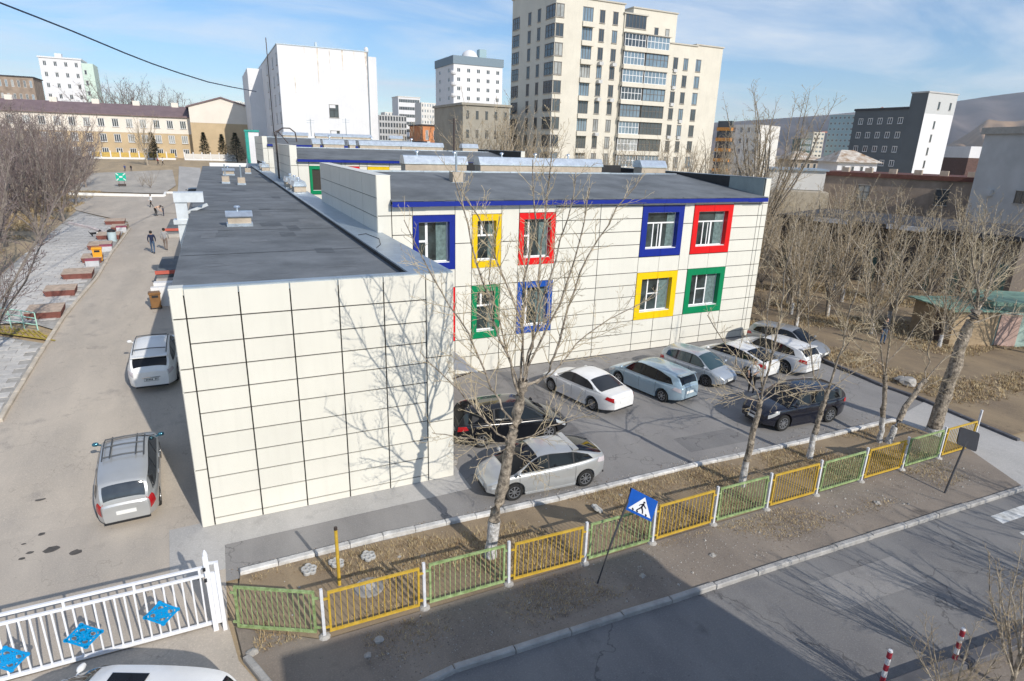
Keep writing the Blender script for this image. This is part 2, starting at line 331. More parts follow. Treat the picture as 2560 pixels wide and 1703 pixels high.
kerb('planting_kerb', [(.95,-2.70),(4.9,-2.62),(10.8,-2.86),(16.7,-2.84),(22.,-3.05),(28.2,-3.10)], 1.0, .2, .2, .05, kerbm)
kerb('road_kerb', [(2.62,-9.15),(3.05,-8.62),(3.7,-8.22),(5.2,-8.02),(14.2,-8.31),(20.5,-8.52),(27.0,-8.76)], 1.5, .17, .2, .0, kerbr)
kerb('drive_kerb', [(.95,-5.8),(1.62,-7.4),(2.5,-9.0)], 1.2, .16, .18, .0, kerbr)
kerb('yard_kerb', kxy[:-1], 1.2, .18, .2, .03, M('kerb_yard', (.52,.46,.38), .9, .15, 2), True)
kerb('east_kerb', [(32.6,5.),(32.3,3.75),(31.75,0.),(31.9,-1.7),(31.55,-4.05),(31.25,-6.5)], 1.3, .2, .22, .02, kerbd)
kerb('far_side_kerb', [(-30,-12.35),(0,-12.15),(13.7,-12.5),(18.6,-12.92),(60,-14.5)], 2.2, .3, .32, .06, kerbd, pname='kerb_block')
wk = [GT('e',*a) for a in [(540,270),(800,276),(1120,283),(1290,285),(1300,262),(1360,262)]]
kerb('square_kerb', [(p.x, p.y) for p in wk], 2.2, .3, .35, .08, M('limewash', (.82,.82,.80), .8, .04), True)
pk = [GT('e',*a) for a in [(545,505),(700,540),(850,590)]]
kerb('plaza_kerb', [(p.x, p.y) for p in pk], 1.5, .22, .3, .1, M('kerb_pink', (.58,.50,.48), .9, .1, 2), True)
# crossing stripes on the road
zebra = thing('crossing_marking', None, None); struct(zebra)
zpaint = M('road_paint', (.55,.55,.53), .8, .35, 3., col2=(.62,.62,.6))
for i in range(7):
    y = -9.3-i*.92; x = 23.85-i*.16
    MB().add([(x,y,0),(x+3.6,y-.12,0),(x+3.5,y-.55,0),(x-.08,y-.42,0)], [(3,2,1,0)][:1]).build('crossing_stripe', zpaint, zebra, loc=(0,0,-.029)) if y > -12 else None
# hills beyond the town
def hills(name, prof, d0, d1, mat, seed, n=90, rough=1.):
    r = random.Random(seed); m = MB(); k = 14; ph = [r.uniform(0, 6.3) for _ in range(12)]
    for i in range(n+1):
        t = i/n; px = prof[0][0]+(prof[-1][0]-prof[0][0])*t; top = lin(prof, px)
        for j in range(k+1):
            s = j/k; d = d0+(d1-d0)*s
            dr = ray('F', px, top); dr.z = 0; dr.normalize(); 
            c = _fw.copy(); c.z = 0; c.normalize(); dep = d/max(.3, dr.dot(c))
            e = WYd(px, top, d1)
            sh = s**1.15*(1+.22*math.sin(t*23+ph[0])*math.sin(s*6+ph[1])*(1-s)+.12*math.sin(t*57+ph[2]+s*9)*(1-s)*2*rough)
            m.v.append((CAM.x+dr.x*dep, CAM.y+dr.y*dep, 2+(e-2)*max(0, sh)))
    for i in range(n):
        for j in range(k): a = i*(k+1)+j; m.f.append((a, a+k+1, a+k+2, a+1)); m.m.append(0)
    return struct(m.build(name, mat, smooth=60))
def WYd(px, py, d):
    v = ray('F', px, py); c = _fw.copy(); c.z = 0; c.normalize(); return CAM.z+v.z*d/(v.x*c.x+v.y*c.y)
hm1 = M('hill_forest', (.075,.06,.062), 1., .5, .0025, .6, .03, col2=(.11,.085,.075)); hm2 = M('hill_grass', (.36,.24,.145), 1., .2, .01, .5, .05); 
hills('far_hills', [(1700,312),(1850,303),(1950,296),(2060,288),(2200,275),(2330,262),(2400,252),(2480,240),(2560,230),(2900,205)], 2600, 4200, hm1, 3)
hills('near_hill', [(2290,402),(2360,368),(2420,335),(2470,298),(2500,303),(2540,304),(2580,296),(2700,286),(2900,270)], 1300, 2000, hm2, 5, rough=1.5)
hills('west_hills', [(-300,262),(200,270),(700,285),(1200,296),(1700,306)], 4200, 5600, hm1, 8)
# ------------------------------------------------------------------ the school in the middle
sch = thing('school_building', 'long cream panelled school with flat dark roofs and coloured window surrounds', 'building')
def panel(x0, x1, z0, z1, y, mat=cream, gap=.020, t=.05, name='facade_panel'):
    if z1-z0 < .06 or x1-x0 < .06: return
    o = ubox(name, x0+gap, x1-gap, y, y+t, z0+gap, z1-gap, mat, sch); o.rotation_euler = (rnd.uniform(-.0012,.0012), 0, rnd.uniform(-.001,.001)); return o
def sidepanel(y0, y1, z0, z1, x, gap=.016, t=.04):
    ubox('side_panel', x, x+t, y0+gap, y1-gap, z0+gap, z1-gap, cream, sch)
# --- front block and spine
m = MB(); m.box(.04,8.08,.05,88,-.3,7.2); m.build('spine_wall', joint, sch)
rows = [7.43,6.59,5.86,5.15,4.44,3.74,3.03,2.33,1.64,.94,.25,.0]
cols = [.36,1.73,3.09,4.46,5.82,7.18]
for a, b in zip(cols, cols[1:]):
    for t, u in zip(rows, rows[1:]): panel(a, b, u, t, 0.)
for t, u in zip([7.43,6.59,5.13,4.44,1.95,0], [6.59,5.13,4.44,1.95,0]): panel(0, .36, u, t, 0.)
for t, u in zip([7.43,4.6,2.25,0], [4.6,2.25,0]): panel(7.18, 8.13, u, t, 0.)
for i in range(6):
    for t, u in zip(rows[::2], rows[2::2]): ubox('side_panel', 8.09, 8.13, .06+i*1.55, .06+(i+1)*1.55-.02, u+.01, t-.01, cream, sch)
for i in range(52):
    y = .06+i*1.69
    ubox('west_panel', 0., .04, y, y+1.67, max(zg(-.5, y+1)-.1, 0)-.1, 7.16, cream, sch)
rf = MB().box(.0,6.75,.34,88,7.18,7.24).build('spine_roof', felt, sch)
for y in (6.5,13.3,21,22.2,31,39.5,48,49,58,67,76): 
    ax = rnd.uniform(-.5,.5); MB().add([(.05,y,7.249),(6.7,y+ax,7.249),(6.7,y+ax+.10,7.249),(.05,y+.10,7.249)], [(0,1,2,3)]).build('felt_lap', M('felt_seam', (.075,.082,.09), .7, .2), sch)
for x in (): MB().add([(x,.4,7.2465),(x+.06,.4,7.2465),(x+.02,60,7.2465),(x-.04,60,7.2465)], [(0,1,2,3)]).build('felt_lap', M('felt_strip', (.075,.083,.09), .8, .2), sch)
for k in range(16):
    x, y = rnd.uniform(.4,5.6), rnd.uniform(1.5,40); w_, l_ = rnd.uniform(.5,1.1), rnd.uniform(.5,2.2); a_ = rnd.uniform(-.08,.08)
    MB().add([(x,y,7.2455+k*.00012),(x+w_,y+a_,7.2455+k*.00012),(x+w_-a_,y+l_,7.2455+k*.00012),(x-a_,y+l_,7.2455+k*.00012)], [(0,1,2,3)]).build('felt_patch', M('felt_patch_%d' % (k % 2), ((.10,.11,.12),(.165,.175,.185))[k % 2], .85, .15, 1.5), sch)
for k in range(34):
    x, y = rnd.uniform(.5,6.0), rnd.uniform(1.5,16); l_ = rnd.uniform(.3,1.3); d_ = rnd.uniform(-.5,.5); q = [(x+l_*t/4, y+d_*(t/4)**2+rnd.uniform(-.03,.03)) for t in range(5)]; w_ = rnd.uniform(.008,.02)
    MB().add([(a, b+e, 7.2512) for e in (-w_, w_) for a, b in q], [(i, i+1, i+6, i+5) for i in range(4)]).build('roof_scuff', M('scuff_pale', (.24,.25,.26), .9, .25, 3), sch)
MB().box(.36,8.1,.05,.36,7.24,7.455).build('coping', tin2, sch); MB().box(0.,.36,.05,.5,7.24,7.44).build('coping', cream, sch)
led = MB(); led.box(6.75,6.80,.36,88,7.2,7.44); led.build('upstand', M('felt_black', (.018,.018,.02), .6, .2), sch)  # felt face; its black also holds the shade of the ledge side
for i in range(30):
    y = .37+i*2.9; MB().box(6.72,8.1,y,y+2.88,7.40,7.452+rnd.uniform(0,.006)).build('ledge_sheet', tin2, sch)
# --- wings
def surround(x0, x1, z0, z1, y, bs, bt, bb, mat, pat, dark=False):
    w = MB(); i0, i1, j0, j1 = x0+bs, x1-bs, z0+bb, z1-bt
    mid = (x0+x1)/2; g = .012
    root = MB()
    if pat in 'ABC':
        root.box(x0+g,x1-g,y-.03,y+.03,j1,z1-g); root.box(x0+g,x1-g,y-.03,y+.03,z0+g,j0)
    else:
        for a, b in ((x0+g, mid-.008), (mid+.008, x1-g)): root.box(a,b,y-.03,y+.03,j1,z1-g); root.box(a,b,y-.03,y+.03,z0+g,j0)
    root.box(x0+g,i0,y-.028,y+.03,j0,j1); root.box(i1,x1-g,y-.028,y+.03,j0,j1)
    root.box(i0-.02,i0,y+.03,y+.38,j0-.02,j1+.02); root.box(i1,i1+.02,y+.03,y+.38,j0-.02,j1+.02); root.box(i0,i1,y+.03,y+.38,j1,j1+.02); root.box(i0,i1,y+.03,y+.38,j0-.02,j0)
    o = root.build('window_surround', mat, sch)
    f = MB(); t = .055; Y = y+.27; W = i1-i0; H = j1-j0
    def V(u, a=0, b=1, tt=t): f.box(i0+u*W-tt/2, i0+u*W+tt/2, Y, Y+.06, j0+a*H, j0+b*H)
    def Hh(v, a=0, b=1, tt=t): f.box(i0+a*W, i0+b*W, Y-.004, Y+.056, j0+v*H-tt/2, j0+v*H+tt/2)
    V(.02); V(.98); Hh(.02); Hh(.985)
    if pat == 'U': Hh(.70,0,1,.08); V(.30,0,.7,.07); V(.56,0,.7,.11); V(.46,0,.66)
    if pat == 'L': V(.30,0,1,.08); V(.64,0,1,.08); Hh(.52,.3,.64,.07)
    if pat == 'A': V(.30,0,1,.12); Hh(.52,0,.3,.1)
    if pat == 'B': Hh(.62,0,1,.09); V(.34,.62,1,.11)
    if pat == 'C': V(.26,0,1,.1); Hh(.56,0,.26,.08)
    f.build('window_frame', white_p, o)
    MB().box(i0,i1,Y+.03,Y+.036,j0,j1).build('pane', glass, o)
    MB().box(i0-.02,i1+.02,y-.0,Y,j0-.001,j0+.03).build('sill', white_p, o)
    c = MB(); n = 12; a0, a1 = i0+W*rnd.uniform(.6,.78), i1-.04
    c.add([(a0+(a1-a0)*k/n, Y+.012+.012*(k % 2), zz) for zz in (j0,j1) for k in range(n+1)], [(k,k+1,n+2+k,n+1+k) for k in range(n)]); c.build('curtain', curtain, o)
    return o
def wing(y0, y1, zt, ze, XL=7.9, XR=32.0, detail=True):
    yw = y0; ym = (y0+y1)/2; zr = ze+1.02
    body = MB(); body.box(XL+.05,XR-.05,yw+.45,y1-.05,-.2,ze-.1); body.build('wing_wall', seam, sch)
    MB().box(XL+.05,XR-.05,y1-.05,y1,-.2,ze-.05).build('rear_wall', cream, sch)
    # side parapets standing above the roof
    MB().box(XL+.04,XL+.62,yw+.05,y1,ze-.4,zt-.03).build('parapet', seam, sch); MB().box(XR-.44,XR-.04,yw+.05,y1,ze-.4,zt-.03).build('parapet', seam, sch)
    MB().box(XL,XL+.66,yw,y1+.02,zt-.03,zt).build('coping', cream, sch); MB().box(XR-.47,XR,yw,y1+.02,zt-.03,zt).build('coping', tin2, sch)
    # roof slopes
    r = MB(); a, b = XL+.62, XR-.44
    r.add([(a,yw-.34,ze+.1),(b,yw-.34,ze+.1),(b,ym,zr),(a,ym,zr),(a,y1+.3,ze+.1),(b,y1+.3,ze+.1),(a,yw-.34,ze+.05),(b,yw-.34,ze+.05),(a,y1+.3,ze+.05),(b,y1+.3,ze+.05)], [(0,1,2,3),(3,2,5,4),(6,7,1,0),(4,5,9,8),(8,9,7,6),(0,3,4,8,6),(1,7,9,5,2)])
    r.build('roof', felt, sch)
    m = MB(); x = a
    while x < b-.1:
        x2 = min(b, x+rnd.uniform(1.6,2.6)); m.box(x,x2-.006,yw-.36-rnd.uniform(0,.02),yw-.345,ze-.16+rnd.uniform(-.012,.012),ze+.06); x = x2
    m.build('fascia', blue_p, sch); MB().box(a,b,yw-.34,yw+.05,ze-.14,ze-.10).build('soffit', blue_p, sch)
    m = MB(); x = a
    for i in range(int((b-a)/.5)):
        m.box(a+i*.5,a+i*.5+.49,yw-.38-rnd.uniform(0,.03),yw-.30,ze+.085+rnd.uniform(0,.02),ze+.115+rnd.uniform(0,.03))
    m.build('felt_edge', felt, sch)
    m = MB()
    for i in range(12):
        x = a+.3+i*(b-a-.6)/12; m.box(x,x+(b-a-.6)/12-.03,ym-.16,ym+.16,zr-.02,zr+.05+rnd.uniform(0,.02))
    m.build('ridge_flashing', tin, sch)
    # panels of the west face
    zs = [zt-.03, zt-1.0, zt-1.85, zt-2.65, zt-3.6]
    yy = [yw+.03]+[yw+2.95*k for k in range(1, 6)]+[y1]
    for p, q in zip(yy, yy[1:]):
        for t, u in zip(zs, zs[1:]): sidepanel(p, q, u, t, XL)
    return a, b, ym, zr
a1, b1, ym1, zr1 = wing(9.41, 25.4, 9.98, 8.78)
YW = 9.41; ZE = 8.74
full = [ZE,8.49,7.77,7.07,6.33,5.62,4.74,4.03,3.35,2.60,1.90,1.15,.45,.03]
skipw = []
def colp(x0, x1, zs, y=YW):
    for t, u in zip(zs, zs[1:]): panel(x0, x1, u, t, y, gap=.021)
back = MB()
def bk(x0, x1, z0, z1, y=YW): back.box(x0, x1, y+.04, y+.46, z0, z1)
narrow = [ZE,6.81,4.67,3.29,1.88,.95,.03]
panel(7.9,8.56,8.19,9.97,YW); colp(7.9,8.56,[8.19,6.8,5.3,4.67,3.2,1.88,.03]); colp(8.56,9.54,[ZE,8.19,7.3,6.45,5.57,4.67,3.29,1.88,.95,.03]); bk(7.94,9.54,0,ZE)
colp(11.62,12.50,narrow); bk(11.62,12.5,0,ZE); colp(14.06,15.04,narrow); bk(14.06,15.04,0,ZE)
for a, b in ((17.12,19.86),(19.86,22.60)): colp(a, b, full)
bk(17.12,22.6,0,ZE)
colp(25.52,26.24,[ZE,7.42,4.72,3.30,1.94,1.12,.03]); bk(25.52,26.24,0,ZE); colp(29.22,31.27,full); colp(31.27,31.56,full); panel(31.56,32.0,8.5,9.97,YW); colp(31.56,32.0,full[1:]); bk(29.22,31.96,0,ZE)
W1 = [(9.54,11.62,5.56,8.19,blue_p,'A',0),(12.50,14.06,5.55,8.19,yel_p,'B',0),(15.04,17.12,5.56,8.21,red_p,'C',0),(22.60,25.52,5.62,8.47,blue_p,'U',1),(26.24,29.22,5.62,8.47,red_p,'U',1),
      (9.54,11.62,1.88,4.67,red_p,'A',0),(12.50,14.06,1.87,4.67,grn_p,'B',0),(15.04,17.12,1.89,4.68,M('panel_blue_light', (.01,.075,.36), .3, .04),'C',0),(22.60,25.52,1.92,4.71,yel_p,'L',1),(26.24,29.22,1.95,4.73,grn_p,'L',1)]
for x0, x1, z0, z1, mt, pt, big in W1:
    surround(x0, x1, z0, z1, YW, .37 if big else .28, .39 if big else .32, .43 if big else .36, mt, pt)
    top = ZE if z0 > 5 else 5.6; ms = [x0, (x0+x1)/2, x1] if big else [x0, x1]
    for a, b in zip(ms, ms[1:]):
        if z0 > 5: panel(a, b, z1, ZE, YW, gap=.01)
        else:
            panel(a, b, z1, 5.59, YW, gap=.01); zz = [z0,1.15,.45,.03] if big else [z0,.95,.03]
            colp(a, b, zz)
    bk(x0, x1, z1, top+(0 if z0 > 5 else -.0)); 
    if z0 < 5: bk(x0, x1, 0, z0)
back.build('backing_wall', seam, sch)
# second and third wing
for (y0, y1, zt, ze) in ((43.1,59.8,10.9,9.62), (75.9,92.,11.76,10.66)):
    a_, b_, ym_, zr_ = wing(y0, y1, zt, ze)
    MB().box(7.95,31.95,y0+.04,y0+.5,0,ze-.06).build('backing_wall', seam, sch)
    xs = [8.56,9.54,11.7,12.5,12.86,14.21,14.96,17.13,19.9,22.6,25.1,26.4,29.2,31.5]; zs = [ze-.06, ze-.52, ze-3.1, ze-4.2]
    panel(7.9,8.56,ze-.5,zt-.01,y0); colp(7.9,8.56,[ze-.5,ze-2.5,ze-4.2], y0); panel(31.5,32,ze-.5,zt-.01,y0); colp(31.5,32,[ze-.5,ze-2.5,ze-4.2], y0)
    for i, (a, b) in enumerate(zip(xs, xs[1:])):
        panel(a, b, ze-.52, ze-.06, y0)
        wm = {1: grn_p, 4: red_p, 6: yel_p, 8: blue_p, 10: grn_p}.get(i)
        if wm: surround(a, b, ze-3.1, ze-.52, y0-.05, .24, .3, .35, wm, 'B')
        else: panel(a, b, ze-3.1, ze-.52, y0)
        panel(a, b, ze-4.2, ze-3.1, y0)
# --- stacks, vents and poles on the roofs
def stack(x0, x1, y, zb, zp, zc, d=.95, tilt=0):
    o = MB().box(x0,x1,y-d/2,y+d/2,zb,zp).build('chimney_stack', conc_p, sch)
    e = .07; m = MB(); h = zc-zp
    P_ = [(-d/2-e,zp-.02),(-d/2-e,zp+.12*h),(-d*.30,zp+.95*h),(0,zc),(d*.30,zp+.95*h),(d/2+e,zp+.12*h),(d/2+e,zp-.02)]
    m.poly([(x0-e,y+a,b) for a, b in P_], (x1-x0+2*e,0,0)); m.build('stack_cap', tin, o); return o
def mush(x, y, z, h=.4, r=.12, mt=tin):
    m = MB(); m.lathe([(0,0),(r*.45,0),(r*.45,h*.7),(r*1.1,h*.62),(r,h*.8),(r*.3,h),(0,h)], 12, (x,y,z)); return m.build('roof_vent', mt, sch, smooth=40)
for x0, x1 in ((11.74,15.62),(16.55,25.53),(28.9,31.0)): stack(x0, x1, 18.7, zr1-.1, 10.22, 10.7)
for x in (12.6,15.0,18.2,20.6,23.1): mush(x, 18.7, 10.66, .34)
for x0, x1 in ((11.2,11.9),(12.3,14.4),(15.0,15.6),(16.1,20.6),(20.7,25.6),(28.,29.9)): stack(x0, x1, 51.9, 10.4, 11.05, 11.52)
for x0, x1 in ((11.5,15.1),(16.2,20.2),(20.3,24.8),(27.9,29.9)): stack(x0, x1, 84.4, 11.5, 12.05, 12.5)
for x in (13.,17.5,22.): mush(x, 51.9, 11.5, .45, .16)
o = MB().box(13.15,13.75,13.9,14.5,9.2,9.95).build('chimney_stack', conc_p, sch); MB().tube([(13.45,14.2,9.95),(13.45,14.2,11.0)], .06, 8).build('flue_pipe', tin2, o); MB().box(13.05,13.9,13.8,14.6,9.2,9.42).build('flashing', tin2, o)
def vent_box(x, y, s=1., top=True):
    z = 7.24; o = MB().box(x-.5*s,x+.5*s,y-.3*s,y+.3*s,z,z+.42*s).build('vent_shaft', conc_p, sch)
    MB().box(x-.56*s,x+.56*s,y-.36*s,y+.36*s,z,z+.14*s).build('flashing', tin, o)
    m = MB(); zz = z+.42*s; m.poly([(x-.58*s,y-.38*s,zz),(x-.58*s,y-.40*s,zz+.05),(x-.58*s,y-.2*s,zz+.26*s),(x-.58*s,y+.2*s,zz+.26*s),(x-.58*s,y+.40*s,zz+.05),(x-.58*s,y+.38*s,zz)], (1.16*s,0,0)); m.build('vent_cap', tin, o)
    if top:
        m = MB(); m.lathe([(0,0),(.05*s,0),(.05*s,.14*s),(.15*s,.2*s),(.11*s,.26*s),(0,.27*s)], 12, (x-.05,y,zz+.24*s)); m.build('cowl', tin, o, smooth=40)
vent_box(2.35, 14.9, 1.05); vent_box(3.0, 62, 1.15)
for x, y in ((2.4,47.2),(3.7,45.4),(5.27,66.)):
    o = MB().box(x-.32,x+.32,y-.3,y+.3,7.24,7.9).build('vent_shaft', conc_p, sch); MB().box(x-.36,x+.36,y-.34,y+.34,7.24,7.4).build('flashing', tin, o); MB().tube([(x,y,7.9),(x,y,9.0)], .06, 8).build('flue_pipe', tin2, o)
o = MB().box(1.,8,87.2,87.6,7.24,7.75).build('end_parapet', white_p, sch)
for (x, y) in ((7.5,34.5),(7.55,37.5),(7.5,40.3),(7.6,70.5),(7.6,73.5)):
    z = 7.452; o = MB().box(x-.45,x+.45,y-.9,y+.9,z,z+.42).build('vent_shaft', conc_p, sch)
    m = MB(); m.poly([(x-.52,y-1.,z+.42),(x-.4,y-1.,z+.8),(x+.4,y-1.,z+.8),(x+.52,y-1.,z+.42)], (0,2.0,0)); m.build('vent_cap', tin, o)
    m = MB(); m.lathe([(0,0),(.06,0),(.06,.15),(.16,.2),(.12,.28),(0,.29)], 10, (x,y,z+.8)); m.build('cowl', tin, o, smooth=40)
# duct climbing the west wall and bending over the roof edge
m = MB(); m.box(-.75,-.15,22.2,22.9,4.6,7.75); m.box(-.8,.75,22.1,23.0,7.75,8.3); m.box(-.95,-.05,22.1,23.,6.5,6.75); m.bar((-.3,22.5,7.1),(.9,22.9,7.55),.16); m.build('air_duct', M('duct_white', (.62,.66,.69), .4, .1, 2, metal=.3), sch)
# inside of the east parapet: black felt, then a grey sheet near the eave
MB().box(31.54,31.556,12.4,25,8.9,9.97).build('felt_upstand', MT['felt_black'], sch); MB().box(31.53,31.548,9.5,12.38,8.9,9.975).build('parapet_sheet', M('sheet_greygreen', (.27,.31,.30), .6, .08), sch)
MB().box(18.,31.3,24.2,24.7,9.0,10.15).build('roof_upstand', MT['felt_black'], sch)
# ladder with hoops by the second wing
lx, ly = 7.62, 52.5
m = MB()
for dx in (-.28,.28): m.bar((lx,ly+dx,7.45),(lx,ly+dx,12.1),.06)
for i in range(14): m.bar((lx,ly-.28,7.7+i*.3),(lx,ly+.28,7.7+i*.3),.03)
m.tube([(lx,ly-.28,12.1)]+[(lx+.6*math.sin(t*math.pi/8),ly-.28,12.1+.3*math.sin(t*math.pi/8)) for t in range(1,8)]+[(lx+1.2,ly-.28,11.)], .05, 6)
m.tube([(7.6,51.5,7.45),(7.6,51.5,11.6),(7.75,51.5,12.1),(8.3,51.5,12.5),(9.0,51.5,12.5),(9.5,51.5,12.1),(9.6,51.5,11.2)], .07, 6)
m.build('roof_ladder', steel_d, sch)
for (x, y, z0, z1) in ((15.6,84.,12.,14.5),(20.9,84.,12.,14.8),(26.4,50.,10.5,14.2)):
    dk = z0 < 11; o = MB().tube([(x,y,z0),(x,y,z1)], .05 if not dk else .11, 8).build('mast', steel_d if dk else tin2, sch)
    for k in (.15,.35): MB().bar((x-.55,y,z1-k*1.6),(x+.55,y,z1-k*1.6),.05).build('crossarm', steel_d if dk else tin2, o)
# cable trailing over the ledge
MB().tube([(6.9,8.8,7.47),(7.3,9.1,7.47),(7.5,7.5,7.47),(7.2,6.,7.47),(6.85,5.2,7.46),(6.7,5.,7.26)], .015, 5).build('cable', blackp, sch)
# corrugated canopy on the block's east side
m = MB(); n = 26
vs = []
for j, (x, z) in enumerate(((8.14,2.95),(10.55,2.32))):
    for i in range(n*2+1): vs.append((x, 3.7+3.5*i/(2*n), z+(.03 if i % 2 else 0)))
m.add(vs, [(i, i+1, 2*n+2+i, 2*n+1+i) for i in range(2*n)])
o = m.build('canopy', M('corrugated', (.42,.43,.44), .45, .1, 2, metal=.6), sch)
for y in (3.8,7.1): MB().bar((8.14,y,1.9),(10.3,y,2.34),.05).build('canopy_bracket', steel_d, sch)
# entrance platforms on the west side
wht = M('porch_white', (.72,.72,.72), .7, .05); redp = M('porch_red', (.45,.10,.07), .7, .1)
for k, (y0, y1, zt) in enumerate(((26.5,32.5,2.95),(44.8,53,3.35))):
    o = MB().box(-2.6-k*.4,0,y0,y1,zg(-2,y0)-.3,zt).build('entrance_platform', felt, sch)
    MB().box(-2.66-k*.4,-.7,y0-.12,y0+.02,zt-.12,zt+.10).build('platform_edge', redp, o)
    MB().box(-2.6-k*.4,-.2,y0-.6,y0-.125,zg(-2,y0)-.3,zt-.35).build('platform_step', conc, o)
for (x0, x1, y0, y1, h) in ((-2.6,-.1,22.0,22.35,1.15),(-2.65,-.1,24.4,25.0,.75)):
    z = zg(-2, y0); o = MB().box(x0,x1,y0,y1,z-.3,z+h).build('porch_wall', wht, sch)
# ------------------------------------------------------------------ the town around
gl = [M('town_glass_dark', (.055,.066,.075), .1, .2, .3, spec=.7), M('town_glass_blue', (.16,.22,.27), .08, .25, .3, spec=.8), M('town_glass_curtain', (.30,.31,.30), .25, .3, .6)]
frm = {'w': white_p, 'd': M('frame_brown', (.13,.115,.10), .6, .1), 'k': blackp}
_wm = {}
def wmesh(w, h, nx, ny, f, g, deep=.10, sill=True):
    key = (round(w,2), round(h,2), nx, ny, f, g)
    if key in _wm: return _wm[key]
    m = MB(); t = min(.09, w*.08); m.box(-w/2,w/2,-.015,.03,0,h,1)
    for x in [-w/2+t/2, w/2-t/2]+[-w/2+w*(k+1)/nx for k in range(nx-1)]: m.box(x-t/2,x+t/2,-deep*.5,.02,0,h,0)
    for z in [t/2, h-t/2]+[h*(k+1)/ny*1.1 for k in range(ny-1)]: m.box(-w/2,w/2,-deep*.5+.004,.02,z-t/2,z+t/2,0)
    m.box(-w/2-.05,w/2+.05,-deep,.02,h,h+.07,2)
    if sill: m.box(-w/2-.06,w/2+.06,-deep*1.6,.02,-.08,0,2)
    _wm[key] = m.mesh('window', [frm[f], gl[g], conc]); return _wm[key]
def win(par, x, y, z, w, h, nx=2, ny=1, f='w', face='S', g=None, w_=True, sill=True, name='window'):
    g = rnd.choice((0,0,1,1,2)) if g is None else g
    o = put(name, wmesh(w, h, nx, ny, f, g, sill=sill), par, None, w_); o.location = Vector(o.location)+Vector((x, y, z))
    if face == 'W': o.rotation_euler = (0, 0, -math.pi/2)
    return o
def parapet(par, x0, x1, y0, y1, z, h, mat, t=.25, name='parapet'):
    m = MB(); m.box(x0,x1,y0,y0+t,z,z+h); m.box(x0,x1,y1-t,y1,z,z+h); m.box(x0,x0+t,y0+t,y1-t,z,z+h); m.box(x1-t,x1,y0+t,y1-t,z,z+h); return m.build(name, mat, par, w=True)
# --- apartment tower
greyac = M('ac_unit', (.55,.55,.54), .6, .15)
Y = 81.
X = lambda px, py=400: WY('c', px, py, Y).x
apt = thing('apartment_tower', 'tall stepped beige apartment tower with glazed balconies and brown window frames', 'building', (X(490),Y,0))
def blk(x0, x1, y0, y1, z1, nm='wall', mt=beige, cap=True):
    MB().box(x0,x1,y0,y1,0,z1).build(nm, mt, apt, w=True)
    if cap: MB().box(x0-.18,x1+.18,y0-.2,y1+.18,z1,z1+.22).build('cornice', beige2, apt, w=True)
xa, xb, xc, xd, xe, xf, xg, xh = X(488), X(712), X(1068), X(1255), X(1455), X(1480), X(1690), X(1915)
xh2 = X(1945)
blk(xa, xb, Y, Y+17, 37.5); blk(xb, xc, Y+.5, Y+17, 35.6); blk(xc, xd, Y+.25, Y+17, 34.2); blk(xd, xe, Y+.25, Y+14, 28.6); blk(xe, xg, Y+.05, Y+15, 30.3); blk(xg, xh, Y+.35, Y+14, 30.6); blk(X(1290,100), X(1670,100), Y+5, Y+15, 36.4)
blk(xh, xh2, Y+2, Y+12, 28.7)
FZ = [34.25-2.955*k for k in range(0, 11)]           # window heads, top floor first
hw = 2.0
for k, zt in enumerate(FZ):
    zb = zt-hw
    if zb < 1: break
    for px in (888, 998): win(apt, X(px), Y+.5, zb, 1.05, hw, 2, 1, 'd')
    win(apt, (xb+X(815))/2, Y+.5, zb-.15, X(812)-xb-.15, 2.3, 4, 1, 'd', name='balcony_glazing')
    MB().box(xb+.02,X(815),Y-.25,Y+.5,zb-.95,zb-.16).build('balcony_front', beige, apt, w=True)
    if k >= 1:
        for q, (a, b) in enumerate(((xc,xd),(xd,xe))):
            ww = b-a-.3; win(apt, (a+b)/2, Y-.05, zb-.3, ww, 2.2, 6, 2, rnd.choice('dww'), g=rnd.choice((1,1,2,0)), name='balcony_glazing'); MB().box(a+.02,b-.02,Y-.45+q*.006,Y+.25,zb-1.05,zb-.31).build('balcony_front', beige, apt, w=True)
            MB().box(a+.02,b-.02,Y-.42+q*.006,Y+.25,zb+1.9,zb+2.0).build('balcony_slab', beige2, apt, w=True); MB().box(a+.1,b-.1,Y-.03,Y+.24,zb-.31,zb+1.9).build('balcony_room', gl[0], apt, w=True)
    elif k == 0: win(apt, (xc+xd)/2, Y+.25, zb-.2, xd-xc-.4, 2.2, 6, 1, 'd', name='balcony_glazing')
    if zt < 30: 
        for px in (1518, 1605): win(apt, X(px), Y+.05, zb-.3, 1.05, hw, 2, 1, 'd')
        win(apt, X(1712), Y+.35, zb-.3, 1.7, 2.1, 2, 1, 'd')
    if zt < 29: win(apt, (xh+xh2)/2, Y+2, zb-.3, .95, 1.9, 1, 1, 'd')
    if k == 0:
        for px in (1495, 1590): win(apt, X(px, 150), Y+5, 32.3-.6, .9, 1.9, 1, 1, 'd')
    # west face
    for (yy, ww, nx) in ((81.05+1.7,3.2,3),(86.9,1.1,2),(90.6,1.1,2),(96.2,2.9,3)): win(apt, xa, yy, zb, ww, hw, nx, 2 if ww > 2 else 1, 'd', 'W', g=0, name='window' if ww < 2 else 'balcony_glazing')
    win(apt, xa+.85, Y, zb, 1.5, hw, 2, 1, 'd', name='balcony_glazing')
for kz, px in rnd.sample([(a, b) for a in range(2, 9) for b in (888,998,1518,1605)], 15):
    zz = FZ[kz]-2.75; MB().box(X(px)-.4,X(px)+.4,Y-.28,Y+.06 if px > 1400 else Y+.5,zz-.1,zz+.45).build('air_conditioner', greyac, apt, w=True)
